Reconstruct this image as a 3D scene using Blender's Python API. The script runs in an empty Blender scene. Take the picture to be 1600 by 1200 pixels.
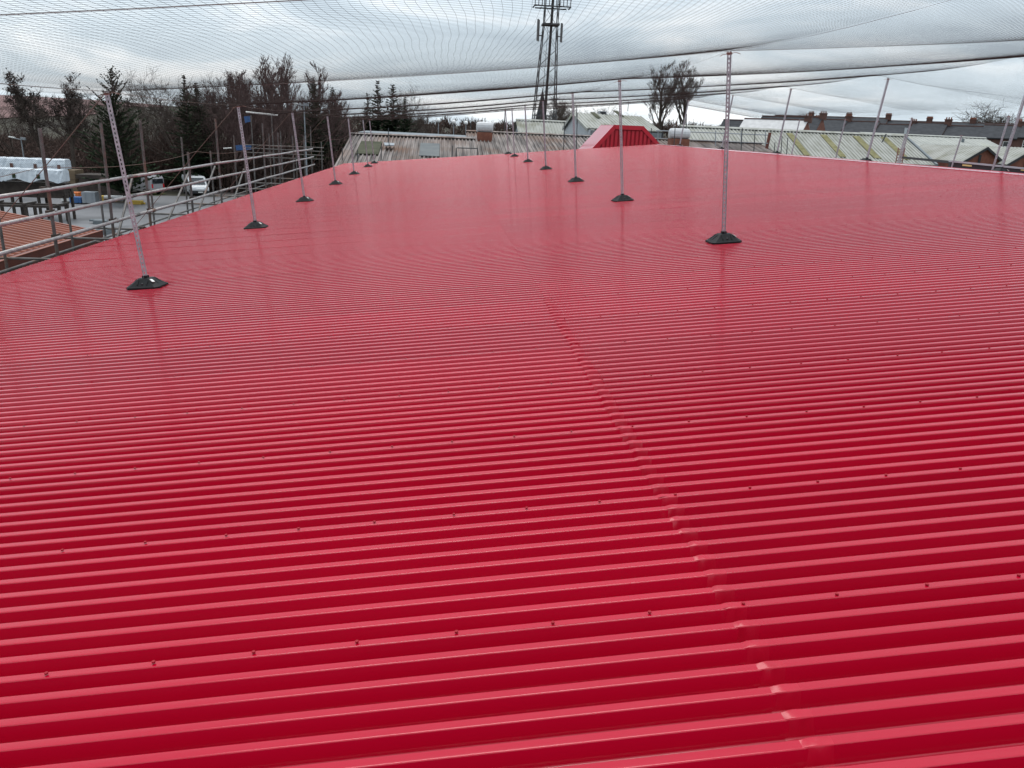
import bpy, math, random
import numpy as np
from mathutils import Matrix, Vector, Quaternion

# ------------------------------------------------------------------ camera, sky, sun, exposure
SC = bpy.context.scene
COL = SC.collection
CZ = 8.2                       # camera height over the yard
SLOPE = math.radians(5.5)      # pitch of the red roof
EYE = 1.6                      # camera height over the roof sheets
F = 1202.0
# world axes seen from the camera (x right, y down, z forward)
XW = np.array([0.99543852, 0.01098531, 0.09477066])
YW = np.array([-0.08646399, -0.31598657, 0.94481557])
ZW = np.array([0.04032535, -0.94870006, -0.31359537])

cam_d = bpy.data.cameras.new('camera')
cam = bpy.data.objects.new('camera', cam_d)
COL.objects.link(cam)
right = Vector((XW[0], YW[0], ZW[0])); up = -Vector((XW[1], YW[1], ZW[1])); back = -Vector((XW[2], YW[2], ZW[2]))
M = Matrix((right, up, back)).transposed().to_4x4()
M.translation = Vector((0, 0, CZ))
cam.matrix_world = M
cam_d.sensor_width = 36.0
cam_d.lens = F / 1600.0 * 36.0
cam_d.clip_start = 0.05
cam_d.clip_end = 4000.0
SC.camera = cam
SC.render.resolution_x = 1024
SC.render.resolution_y = 768

SUN_EL = math.radians(70.0); SUN_AZ = math.radians(-14.0)     # azimuth from +Y, clockwise positive
W = bpy.data.worlds.new('World'); SC.world = W; W.use_nodes = True
nt = W.node_tree; nt.nodes.clear()
def N(t, tree, **kw):
    n = tree.nodes.new(t)
    for k, v in kw.items(): setattr(n, k, v)
    return n
out = N('ShaderNodeOutputWorld', nt); bg = N('ShaderNodeBackground', nt)
sky = N('ShaderNodeTexSky', nt); sky.sky_type = 'NISHITA'; sky.sun_disc = False
sky.sun_elevation = SUN_EL; sky.sun_rotation = SUN_AZ; sky.air_density = 1.0; sky.dust_density = 2.0
tc = N('ShaderNodeTexCoord', nt); sep = N('ShaderNodeSeparateXYZ', nt)
nt.links.new(tc.outputs['Generated'], sep.inputs[0])
mx = N('ShaderNodeMath', nt, operation='MAXIMUM'); mx.inputs[1].default_value = 0.0
nt.links.new(sep.outputs['Z'], mx.inputs[0])
ad = N('ShaderNodeMath', nt, operation='ADD'); ad.inputs[1].default_value = 0.12
nt.links.new(mx.outputs[0], ad.inputs[0])
dx = N('ShaderNodeMath', nt, operation='DIVIDE'); dy = N('ShaderNodeMath', nt, operation='DIVIDE')
nt.links.new(sep.outputs['X'], dx.inputs[0]); nt.links.new(ad.outputs[0], dx.inputs[1])
nt.links.new(sep.outputs['Y'], dy.inputs[0]); nt.links.new(ad.outputs[0], dy.inputs[1])
cmb = N('ShaderNodeCombineXYZ', nt)
nt.links.new(dx.outputs[0], cmb.inputs[0]); nt.links.new(dy.outputs[0], cmb.inputs[1])
cmb.inputs[2].default_value = 3.7
n1 = N('ShaderNodeTexNoise', nt); n1.inputs['Scale'].default_value = 0.62; n1.inputs['Detail'].default_value = 7.0
n1.inputs['Roughness'].default_value = 0.55; n1.inputs['Distortion'].default_value = 0.6
nt.links.new(cmb.outputs[0], n1.inputs['Vector'])
cr = N('ShaderNodeValToRGB', nt)
e = cr.color_ramp.elements
e[0].position = 0.33; e[0].color = (0.45, 0.53, 0.60, 1)
e[1].position = 0.66; e[1].color = (0.94, 0.97, 0.99, 1)
m_ = e.new(0.50); m_.color = (0.61, 0.70, 0.77, 1)
nt.links.new(n1.outputs['Fac'], cr.inputs['Fac'])
gain = N('ShaderNodeMixRGB', nt, blend_type='MULTIPLY'); gain.inputs['Fac'].default_value = 1.0
gain.inputs['Color2'].default_value = (10.5, 10.5, 10.5, 1)
nt.links.new(cr.outputs['Color'], gain.inputs['Color1'])
zg = N('ShaderNodeMapRange', nt); zg.inputs['From Max'].default_value = 1.0; zg.inputs['To Min'].default_value = 10.0; zg.inputs['To Max'].default_value = 11.8
nt.links.new(mx.outputs[0], zg.inputs['Value']); nt.links.new(zg.outputs[0], gain.inputs['Color2'])
mixs = N('ShaderNodeMixRGB', nt); mixs.inputs['Fac'].default_value = 0.88
nt.links.new(sky.outputs['Color'], mixs.inputs['Color1']); nt.links.new(gain.outputs['Color'], mixs.inputs['Color2'])
nt.links.new(mixs.outputs['Color'], bg.inputs['Color'])
bg.inputs['Strength'].default_value = 0.10
nt.links.new(bg.outputs[0], out.inputs['Surface'])

sun_d = bpy.data.lights.new('sun', 'SUN'); sun_d.energy = 1.5; sun_d.angle = math.radians(38); sun_d.color = (1, 0.97, 0.93)
sun = bpy.data.objects.new('sun', sun_d); COL.objects.link(sun)
sd = Vector((math.sin(SUN_AZ) * math.cos(SUN_EL), math.cos(SUN_AZ) * math.cos(SUN_EL), math.sin(SUN_EL)))
sun.rotation_mode = 'QUATERNION'; sun.rotation_quaternion = sd.to_track_quat('Z', 'Y')
SC.view_settings.view_transform = 'Standard'; SC.view_settings.look = 'None'
SC.view_settings.exposure = 0.42; SC.view_settings.gamma = 1.0

# ------------------------------------------------------------------ helpers
rng = random.Random(7)
def at(px, py, depth):
    """photo pixel (1600 wide) -> world point at the given distance along Y"""
    r = np.array([(px - 800) / F, (py - 600) / F, 1.0])
    w = np.array([r @ XW, r @ YW, r @ ZW]); w *= depth / w[1]
    return Vector((w[0], w[1], w[2] + CZ))
def roof(x, y, z=0.0):
    """red-roof coordinates (x up the slope, z off the sheet crowns) -> world"""
    z -= EYE
    return Vector((x * math.cos(SLOPE) - z * math.sin(SLOPE), y, CZ + x * math.sin(SLOPE) + z * math.cos(SLOPE)))
RIDGE_X = 11.95
RID = roof(RIDGE_X, 0, 0)
def roof2(d, y, z=0.0):
    """slope behind the ridge"""
    return Vector((RID.x + d * math.cos(SLOPE) + z * math.sin(SLOPE), y, RID.z - d * math.sin(SLOPE) + z * math.cos(SLOPE)))
def sm(t):
    t = max(0.0, min(1.0, t)); return t * t * (3 - 2 * t)
def ground_z(x, y):
    g = 8.5 * sm((y - 125) / 200.0)
    g += 4.0 * sm((-x - 60 + 0.1 * y) / 120.0) * sm((y - 120) / 150.0)
    g += 5.0 * sm((x - 24) / 26.0) * sm((y - 35) / 35.0) * (1 - sm((y - 200) / 150.0))
    return g

class MB:
    def __init__(s): s.v = []; s.f = []
    def add(s, vs, fs):
        n = len(s.v); s.v += [tuple(v) for v in vs]; s.f += [tuple(i + n for i in f) for f in fs]; return s
    def box(s, x0, x1, y0, y1, z0, z1):
        return s.add([(x0,y0,z0),(x1,y0,z0),(x1,y1,z0),(x0,y1,z0),(x0,y0,z1),(x1,y0,z1),(x1,y1,z1),(x0,y1,z1)],
                     [(0,3,2,1),(4,5,6,7),(0,1,5,4),(1,2,6,5),(2,3,7,6),(3,0,4,7)])
    def rings(s, rs, cap=True, close=True):
        n = len(rs[0]); vs = [p for r in rs for p in r]; fs = []
        for k in range(len(rs) - 1):
            for i in range(n if close else n - 1):
                j = (i + 1) % n
                fs.append((k*n+i, k*n+j, (k+1)*n+j, (k+1)*n+i))
        if cap: fs += [tuple(range(n))[::-1], tuple(range((len(rs)-1)*n, len(rs)*n))]
        return s.add(vs, fs)
    def tube(s, p, q, r, r2=None, n=8, cap=True):
        p = Vector(p); q = Vector(q); r2 = r if r2 is None else r2
        d = (q - p)
        if d.length < 1e-6: return s
        d.normalize()
        a = d.orthogonal().normalized(); b = d.cross(a)
        cs = [(math.cos(2*math.pi*i/n), math.sin(2*math.pi*i/n)) for i in range(n)]
        return s.rings([[p + a*c*r + b*t*r for c, t in cs], [q + a*c*r2 + b*t*r2 for c, t in cs]], cap)
    def path(s, pts, r, n=5):
        pts = [Vector(p) for p in pts]; rs = []
        for i, p in enumerate(pts):
            d = (pts[min(i+1, len(pts)-1)] - pts[max(i-1, 0)]).normalized()
            a = d.cross(Vector((0.13, 0.2, 1))).normalized(); b = d.cross(a)
            rs.append([p + a*math.cos(2*math.pi*k/n)*r + b*math.sin(2*math.pi*k/n)*r for k in range(n)])
        return s.rings(rs)
    def quad(s, a, b, c, d): return s.add([a, b, c, d], [(0, 1, 2, 3)])
    def slab(s, pts, off):
        """closed plate: polygon pts pushed along off"""
        off = Vector(off); pts = [Vector(p) for p in pts]
        return s.rings([pts, [p + off for p in pts]])
    def mesh(s, name, mat=None, smooth=False):
        me = bpy.data.meshes.new(name); me.from_pydata(s.v, [], s.f); me.update()
        if mat: me.materials.append(mat)
        if smooth: me.polygons.foreach_set('use_smooth', [True] * len(me.polygons))
        return me

def link(name, me, parent=None, loc=(0, 0, 0)):
    o = bpy.data.objects.new(name, me); COL.objects.link(o); o.location = loc
    if parent: o.parent = parent
    return o
def tag(o, label, cat, group=None, kind=None):
    if label: o['label'] = label
    if cat: o['category'] = cat
    if group: o['group'] = group
    if kind: o['kind'] = kind
    return o
def thing(name, label, cat, loc=(0, 0, 0), group=None, rz=0.0):
    o = bpy.data.objects.new(name, None); COL.objects.link(o); o.location = loc; o.rotation_euler = (0, 0, rz)
    o.empty_display_size = 0.3
    return tag(o, label, cat, group)
def part(name, mb, mat, parent, smooth=False, world=True, kind=None):
    """mesh part; vertices given in world space are moved into the parent's frame (unrotated parents)"""
    if world and parent is not None:
        base = Vector((0, 0, 0)); p = parent
        while p: base += p.location; p = p.parent
        mb.v = [(v[0]-base.x, v[1]-base.y, v[2]-base.z) for v in mb.v]
    o = link(name, mb.mesh(name, mat, smooth), parent)
    if kind: o['kind'] = kind
    return o
def copy_tree(o, parent=None):
    c = o.copy(); COL.objects.link(c); c.parent = parent
    for ch in o.children: copy_tree(ch, c)
    return c
ORD = ['nearest', 'second', 'third', 'fourth', 'fifth', 'sixth', 'seventh', 'eighth', 'ninth', 'tenth', 'eleventh', 'twelfth',
       'thirteenth', 'fourteenth', 'fifteenth', 'sixteenth', 'seventeenth', 'eighteenth', 'nineteenth', 'twentieth', 'twenty-first',
       'twenty-second', 'twenty-third', 'twenty-fourth', 'twenty-fifth', 'twenty-sixth', 'twenty-seventh', 'twenty-eighth']

# ------------------------------------------------------------------ materials
def mat(name, c1, c2=None, rough=0.6, metal=0.0, scale=5.0, stretch=(1, 1, 1), lo=0.35, hi=0.65, bump=0.0, bscale=40.0, spec=0.5,
        c3=None, s3=1.0, lo3=0.55, hi3=0.7, detail=6.0, rvar=0.0, coords='Object'):
    m = bpy.data.materials.new(name); m.use_nodes = True; t = m.node_tree
    b = t.nodes['Principled BSDF']
    b.inputs['Roughness'].default_value = rough; b.inputs['Metallic'].default_value = metal
    b.inputs['Specular IOR Level'].default_value = spec
    b.inputs['Base Color'].default_value = (*c1, 1)
    tcn = N('ShaderNodeTexCoord', t); mp = N('ShaderNodeMapping', t); mp.inputs['Scale'].default_value = stretch
    t.links.new(tcn.outputs[coords], mp.inputs['Vector'])
    if c2:
        no = N('ShaderNodeTexNoise', t); no.inputs['Scale'].default_value = scale; no.inputs['Detail'].default_value = detail
        t.links.new(mp.outputs[0], no.inputs['Vector'])
        r = N('ShaderNodeValToRGB', t); r.color_ramp.elements[0].position = lo; r.color_ramp.elements[1].position = hi
        r.color_ramp.elements[0].color = (*c1, 1); r.color_ramp.elements[1].color = (*c2, 1)
        t.links.new(no.outputs['Fac'], r.inputs['Fac'])
        colout = r.outputs['Color']
        if c3:
            n3 = N('ShaderNodeTexNoise', t); n3.inputs['Scale'].default_value = s3; n3.inputs['Detail'].default_value = 5
            t.links.new(tcn.outputs[coords], n3.inputs['Vector'])
            r3 = N('ShaderNodeValToRGB', t); r3.color_ramp.elements[0].position = lo3; r3.color_ramp.elements[1].position = hi3
            t.links.new(n3.outputs['Fac'], r3.inputs['Fac'])
            mm = N('ShaderNodeMixRGB', t); mm.inputs['Color2'].default_value = (*c3, 1)
            t.links.new(r3.outputs['Color'], mm.inputs['Fac']); t.links.new(colout, mm.inputs['Color1'])
            colout = mm.outputs['Color']
        t.links.new(colout, b.inputs['Base Color'])
        if rvar:
            mr = N('ShaderNodeMapRange', t); mr.inputs['To Min'].default_value = rough - rvar; mr.inputs['To Max'].default_value = rough + rvar
            t.links.new(no.outputs['Fac'], mr.inputs['Value']); t.links.new(mr.outputs[0], b.inputs['Roughness'])
    if bump:
        nb = N('ShaderNodeTexNoise', t); nb.inputs['Scale'].default_value = bscale; nb.inputs['Detail'].default_value = 4
        t.links.new(mp.outputs[0], nb.inputs['Vector'])
        bm = N('ShaderNodeBump', t); bm.inputs['Strength'].default_value = bump; bm.inputs['Distance'].default_value = 0.01
        t.links.new(nb.outputs['Fac'], bm.inputs['Height']); t.links.new(bm.outputs[0], b.inputs['Normal'])
    return m

RED = mat('red_coating', (0.46, 0.002, 0.024), (0.41, 0.0016, 0.020), rough=0.12, spec=0.55, scale=0.55, bump=0.055, bscale=4.0, stretch=(0.5, 1, 1), rvar=0.04)
_t = RED.node_tree; _b = _t.nodes['Principled BSDF']; _src = _b.inputs['Base Color'].links[0].from_socket
_oi = N('ShaderNodeObjectInfo', _t); _mr = N('ShaderNodeMapRange', _t); _mr.inputs['To Min'].default_value = 0.93; _mr.inputs['To Max'].default_value = 1.05
_mm = N('ShaderNodeMixRGB', _t, blend_type='MULTIPLY'); _mm.inputs['Fac'].default_value = 1.0
_t.links.new(_oi.outputs['Random'], _mr.inputs['Value']); _t.links.new(_src, _mm.inputs['Color1']); _t.links.new(_mr.outputs[0], _mm.inputs['Color2']); _t.links.new(_mm.outputs['Color'], _b.inputs['Base Color'])
RED_LAP = mat('red_lap_sealant', (0.46, 0.002, 0.024), (0.41, 0.0016, 0.020), rough=0.29, scale=12, bump=0.08, bscale=40, spec=0.48)
RED_SHADED = mat('red_darkened_as_shade', (0.30, 0.003, 0.013), rough=0.5, spec=0.3)  # roof red darkened: shading on the screws and in rib gaps, as colour
RED_WALL = mat('red_wall_paint', (0.52, 0.005, 0.022), (0.45, 0.004, 0.018), rough=0.35, scale=3)
GALV = mat('galvanised_strut', (0.31, 0.31, 0.335), (0.45, 0.45, 0.48), rough=0.42, metal=0.55, scale=14, rvar=0.1)
RUBBER = mat('black_rubber', (0.007, 0.008, 0.009), (0.012, 0.013, 0.014), rough=0.6, spec=0.25, scale=25, bump=0.2, bscale=120)
STICKER = mat('white_sticker', (0.75, 0.75, 0.72), rough=0.5)
SCAF = mat('scaffold_tube', (0.27, 0.248, 0.24), (0.40, 0.38, 0.37), rough=0.42, metal=0.45, scale=7, bump=0.1, c3=(0.20, 0.13, 0.10), s3=2.2, lo3=0.6, hi3=0.75)
SCAF_D = mat('weathered_tube', (0.085, 0.077, 0.072), (0.155, 0.145, 0.138), rough=0.55, metal=0.35, scale=6, c3=(0.17, 0.10, 0.07), s3=2.0, lo3=0.55, hi3=0.7)
COUPLER = mat('rusty_coupler', (0.05, 0.035, 0.03), (0.10, 0.06, 0.045), rough=0.7, metal=0.3, scale=30)
CORD = mat('net_cord', (0.030, 0.022, 0.020), rough=0.9, spec=0.1)
WIRE = mat('support_wire', (0.10, 0.085, 0.08), rough=0.5, metal=0.4)
ROPE = mat('orange_rope', (0.24, 0.15, 0.12), rough=0.8)
ROPE_B = mat('brown_rope', (0.13, 0.10, 0.08), rough=0.9)
BARK = mat('bark', (0.055, 0.043, 0.036), (0.095, 0.076, 0.063), rough=0.9, scale=4, spec=0.2)
BARK_R = mat('birch_twig', (0.085, 0.052, 0.049), (0.135, 0.090, 0.083), rough=0.9, scale=3, spec=0.2)
NEEDLE = mat('conifer_needles', (0.010, 0.020, 0.010), (0.030, 0.046, 0.020), rough=0.85, scale=2.5, spec=0.2)
NEEDLE_D = mat('dark_leaf', (0.024, 0.020, 0.018), (0.050, 0.042, 0.036), rough=0.9, scale=0.9, spec=0.2)
BRUSH = mat('undergrowth_twigs', (0.050, 0.033, 0.027), (0.098, 0.066, 0.056), rough=0.95, scale=0.15, spec=0.1)
BROWN_ROOF = mat('terracotta_coated_sheet', (0.19, 0.044, 0.018), (0.25, 0.066, 0.028), rough=0.45, scale=0.7, rvar=0.08)
BROWN_TRIM = mat('terracotta_trim', (0.105, 0.022, 0.011), (0.14, 0.032, 0.015), rough=0.45, scale=2)
ASB = mat('weathered_fibre_cement', (0.095, 0.084, 0.080), (0.30, 0.262, 0.245), rough=0.9, scale=1.6, stretch=(2.2, 0.16, 0.3), lo=0.36, hi=0.66,
          c3=(0.17, 0.105, 0.075), s3=0.30, lo3=0.50, hi3=0.72, bump=0.2, bscale=8, spec=0.3)
PALE = mat('mossy_white_sheet', (0.35, 0.352, 0.325), (0.23, 0.232, 0.195), rough=0.8, scale=1.1, stretch=(1.4, 0.35, 1), lo=0.42, hi=0.75,
           c3=(0.15, 0.148, 0.095), s3=0.35, lo3=0.58, hi3=0.8, spec=0.3)
PALE2 = mat('pale_sheet', (0.37, 0.378, 0.35), (0.30, 0.308, 0.285), rough=0.75, scale=0.8, c3=(0.36, 0.37, 0.28), s3=0.3, spec=0.3)
OLIVE = mat('olive_rooflight', (0.15, 0.14, 0.06), (0.22, 0.205, 0.11), rough=0.85, spec=0.2, scale=2)
DARKLIGHT = mat('dark_rooflight', (0.055, 0.058, 0.036), (0.09, 0.09, 0.06), rough=0.9, spec=0.15, scale=1.2)
GREYLIGHT = mat('grey_rooflight', (0.13, 0.14, 0.145), (0.17, 0.18, 0.18), rough=0.9, spec=0.15, scale=1.2)
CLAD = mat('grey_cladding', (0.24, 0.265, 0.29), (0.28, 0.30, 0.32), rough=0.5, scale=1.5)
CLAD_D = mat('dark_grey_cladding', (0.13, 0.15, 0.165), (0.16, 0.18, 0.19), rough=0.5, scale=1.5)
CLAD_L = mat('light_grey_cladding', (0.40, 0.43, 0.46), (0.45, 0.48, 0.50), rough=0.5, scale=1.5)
BRICK = mat('red_brick', (0.15, 0.052, 0.033), (0.22, 0.082, 0.05), rough=0.85, scale=3, bump=0.3, bscale=20)
BRICK_D = mat('sooty_brick', (0.085, 0.045, 0.036), (0.13, 0.062, 0.047), rough=0.9, scale=2)
SLATE = mat('slate', (0.026, 0.028, 0.033), (0.044, 0.047, 0.053), rough=0.8, spec=0.25, scale=1.5, stretch=(1, 1, 3))
SLATE_L = mat('pale_slate', (0.26, 0.27, 0.28), (0.34, 0.35, 0.36), rough=0.4, scale=1.5)
FRAMEW = mat('white_window_frame', (0.72, 0.72, 0.70), rough=0.5)
GLASS = mat('window_glass', (0.02, 0.024, 0.028), rough=0.08, spec=0.8)
POT = mat('clay_pot', (0.20, 0.075, 0.045), rough=0.85)
STEEL_D = mat('mast_steel', (0.045, 0.047, 0.050), (0.075, 0.077, 0.08), rough=0.6, metal=0.3, scale=2)
ANT = mat('antenna_panel', (0.13, 0.13, 0.13), rough=0.5)
WHITE = mat('white_paint', (0.68, 0.68, 0.66), (0.60, 0.60, 0.57), rough=0.5, scale=3)
PLASTIC = mat('white_timber_wrap', (0.62, 0.67, 0.71), (0.46, 0.51, 0.56), rough=0.35, scale=3, lo=0.4, hi=0.7, bump=1.0, bscale=4)
TIMBER = mat('stacked_timber', (0.11, 0.075, 0.045), (0.20, 0.145, 0.09), rough=0.85, scale=2, stretch=(0.2, 4, 6))
TIMBER_D = mat('old_dark_timber', (0.030, 0.022, 0.018), (0.055, 0.042, 0.034), rough=0.9, scale=3)
BEAM_Y = mat('yellow_beam', (0.50, 0.33, 0.045), (0.42, 0.27, 0.04), rough=0.6, scale=4)
ORANGE = mat('orange_plastic', (0.62, 0.16, 0.03), rough=0.5)
BLUE = mat('blue_sheet', (0.03, 0.10, 0.26), rough=0.6)
SILVER = mat('silver_vent', (0.55, 0.56, 0.57), (0.48, 0.48, 0.48), rough=0.4, scale=6)
CAR_W = mat('white_car_paint', (0.72, 0.73, 0.74), rough=0.2)
CAR_S = mat('silver_car_paint', (0.46, 0.45, 0.47), rough=0.25, metal=0.3)
CAR_D = mat('dark_plastic', (0.018, 0.018, 0.02), rough=0.6)
TYRE = mat('tyre', (0.012, 0.012, 0.012), rough=0.85)
LAMP_R = mat('red_lens', (0.55, 0.015, 0.02), rough=0.25)
LAMP_C = mat('clear_lens', (0.75, 0.76, 0.78), rough=0.12)
DARK = mat('dark_canopy', (0.020, 0.022, 0.025), (0.03, 0.032, 0.035), rough=0.6, scale=2)
YGLOW = mat('painted_yellow_glow', (0.78, 0.72, 0.28), rough=0.5)  # pale yellow stands in for the light of the panels
LAMPGLOBE = mat('white_globe', (0.85, 0.85, 0.83), rough=0.35)

def ground_mat():
    m = bpy.data.materials.new('yard_and_earth'); m.use_nodes = True; t = m.node_tree; b = t.nodes['Principled BSDF']
    tcn = N('ShaderNodeTexCoord', t); n = N('ShaderNodeTexNoise', t); n.inputs['Scale'].default_value = 0.10; n.inputs['Detail'].default_value = 8
    t.links.new(tcn.outputs['Object'], n.inputs['Vector'])
    r = N('ShaderNodeValToRGB', t); r.color_ramp.elements[0].position = 0.35; r.color_ramp.elements[1].position = 0.7
    r.color_ramp.elements[0].color = (0.030, 0.026, 0.018, 1); r.color_ramp.elements[1].color = (0.055, 0.050, 0.028, 1)
    t.links.new(n.outputs['Fac'], r.inputs['Fac']); t.links.new(r.outputs['Color'], b.inputs['Base Color'])
    b.inputs['Roughness'].default_value = 0.95
    return m
GROUND = ground_mat()
CONC = mat('wet_concrete_yard', (0.105, 0.105, 0.11), (0.185, 0.185, 0.195), rough=0.55, scale=0.12, bump=0.15, bscale=3, rvar=0.15, c3=(0.055, 0.055, 0.058), s3=0.22, lo3=0.5, hi3=0.75)
TRACK = mat('brown_gravel_track', (0.14, 0.115, 0.105), (0.21, 0.18, 0.17), rough=0.9, scale=0.5)
GRASS = mat('verge_grass', (0.06, 0.075, 0.02), (0.10, 0.11, 0.035), rough=0.95, scale=1.5)
FIELD = mat('ploughed_red_field', (0.12, 0.062, 0.058), (0.20, 0.115, 0.108), rough=0.95, scale=0.05, stretch=(1, 3, 1))

# ------------------------------------------------------------------ ground
def build_ground():
    xs = sorted(set([-900, -650, -450, -320, -240] + list(range(-190, 191, 10)) + [240, 320, 450, 650, 900]))
    ys = sorted(set([-200, -100, -40] + list(range(0, 361, 10)) + [400, 450, 520, 620, 800, 1100, 1600, 2400]))
    v = [(x, y, ground_z(x, y)) for y in ys for x in xs]; n = len(xs)
    f = [(j*n+i, j*n+i+1, (j+1)*n+i+1, (j+1)*n+i) for j in range(len(ys)-1) for i in range(n-1)]
    o = link('ground', MB().add(v, f).mesh('ground', GROUND, True)); o['kind'] = 'structure'
    # concrete yard and gravel track as sheets just above the earth
    yard = MB().add([(-75, 40, 0.006), (-7.5, 40, 0.006), (-9.5, 60, 0.006), (-16, 84, 0.006), (-24, 88, 0.006), (-75, 82, 0.006)], [(0, 1, 2, 3, 4, 5)])
    o = link('yard', yard.mesh('yard', CONC)); o['kind'] = 'structure'
    tr = MB().add([(-24, 88, 0.010), (-16, 84, 0.010), (-14, 96, 0.010), (-22, 112, 0.010), (-75, 112, 0.010), (-75, 96, 0.010), (-30, 93, 0.010)], [(0, 1, 2, 3, 4, 5, 6)])
    o = link('gravel_track', tr.mesh('gravel_track', TRACK)); o['kind'] = 'structure'
    gv = MB().add([(-75, 82, 0.014), (-30, 87, 0.014), (-30, 90, 0.014), (-75, 86, 0.014)], [(0, 1, 2, 3)])
    o = link('grass_verge', gv.mesh('grass_verge', GRASS)); o['kind'] = 'structure'
    # ploughed field on the far hillside
    fx = list(range(-330, -104, 15)); fy = list(range(165, 341, 5))
    v = [(x + 6 * math.sin(y * .11), y, ground_z(x + 6 * math.sin(y * .11), y) + 0.25) for y in fy for x in fx]; n = len(fx)
    f = [(j*n+i, j*n+i+1, (j+1)*n+i+1, (j+1)*n+i) for j in range(len(fy)-1) for i in range(n-1)]
    o = link('hillside_field', MB().add(v, f).mesh('hillside_field', FIELD, True)); o['kind'] = 'structure'
build_ground()

# ------------------------------------------------------------------ red roof
PITCH = 0.103; NR = 8; SHEET = PITCH * NR; SEAM_X = 0.85
Y_SCREW = 2.18
DEEP = 0.058
def profile():
    """one rib in (y, z): crown first, rounded bends"""
    a, w, R, RB = 0.032, 0.011, 0.0045, 0.006
    ang = math.atan2(DEEP, w)
    pts = []
    def corner(cy, cz, a0, a1, n, sgn, q):
        for i in range(n + 1):
            t = a0 + (a1 - a0) * i / n
            pts.append((cy + sgn * q * math.sin(t), cz + sgn * q * math.cos(t)))
    tl = R * math.tan(ang / 2); tb = RB * math.tan(ang / 2)
    pts.append((tl, 0.0))
    # crown spans 0..a ; falls to pan, then rises to the next crown at PITCH
    corner(a - tl, -R, 0.0, ang, 6, 1, R)
    corner(a + w + tb, -DEEP + RB, ang, 0.0, 3, -1, RB)
    corner(PITCH - w - tb, -DEEP + RB, 0.0, -ang, 3, -1, RB)
    corner(PITCH + tl, -R, -ang, 0.0, 6, 1, R)
    return pts
PROF = profile()
def sheet_profile(lift=0.0):
    ps = []
    for k in range(NR):
        ps += [(p[0] + k * PITCH, p[1] + lift) for p in (PROF if k == 0 else PROF[1:])]
    return ps
def sheet_mesh(name, x0, x1, nseg, lift, seed):
    r = random.Random(seed); ps = sheet_profile(lift)
    xs = [x0 + (x1 - x0) * i / nseg for i in range(nseg + 1)]
    v = []; n = len(ps)
    for i, x in enumerate(xs):
        dz = (r.random() - 0.5) * 0.0012 if 0 < i < nseg else 0
        dy = (r.random() - 0.5) * 0.0012 if 0 < i < nseg else 0
        v += [(x, p[0] + dy, p[1] + dz) for p in ps]
    f = [(i*n+j, (i+1)*n+j, (i+1)*n+j+1, i*n+j+1) for i in range(nseg) for j in range(n-1)]
    # turned-down edge so that the sheet shows a thickness at its lower end
    b = len(v); v += [(x0, p[0], p[1]) for p in ps] + [(x0 - 0.0005, p[0], p[1] - 0.0025) for p in ps]
    f += [(b + j, b + j + 1, b + n + j + 1, b + n + j) for j in range(n - 1)]
    return MB().add(v, f).mesh(name, RED, True)
def lap_mesh(seed):
    r = random.Random(seed); ps = sheet_profile(0.0); n = len(ps)
    # lumpy sealant run across every rib: stations along x with a swelling
    st = [(-0.036, -0.0045), (-0.022, -0.0010), (-0.010, 0.0015), (0.0, 0.0024), (0.010, 0.0023), (0.020, 0.0016), (0.032, 0.0008), (0.048, 0.0002), (0.064, -0.0012)]
    v = []
    amp = [0.75 + 0.6 * r.random() for _ in range(NR + 1)]
    wob = [(r.random() - 0.5) * 0.018 for _ in range(NR + 1)]
    for x, hgt in st:
        for j, (y, z) in enumerate(ps):
            p0 = ps[max(j - 1, 0)]; p1 = ps[min(j + 1, n - 1)]
            ty, tz = p1[0] - p0[0], p1[1] - p0[1]; L = math.hypot(ty, tz) or 1
            ny, nz = -tz / L, ty / L
            k = int(y / PITCH + 0.35)
            crown = 1.0 if z > -0.012 else 0.35
            hh = hgt * amp[min(k, NR)] * crown + ((r.random() - 0.5) * 0.0009 if hgt > 0.0013 else 0)
            xx = x + wob[min(k, NR)] * (1 if z > -0.02 else 0.5) + (r.random() - 0.5) * 0.004
            v.append((xx, y + ny * hh, z + nz * hh))
    f = [(i*n+j, (i+1)*n+j, (i+1)*n+j+1, i*n+j+1) for i in range(len(st)-1) for j in range(n-1)]
    me = MB().add([(p[0] + SEAM_X, p[1], p[2]) for p in v], f).mesh('lap_sealant', RED_LAP, True)
    return me

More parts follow.
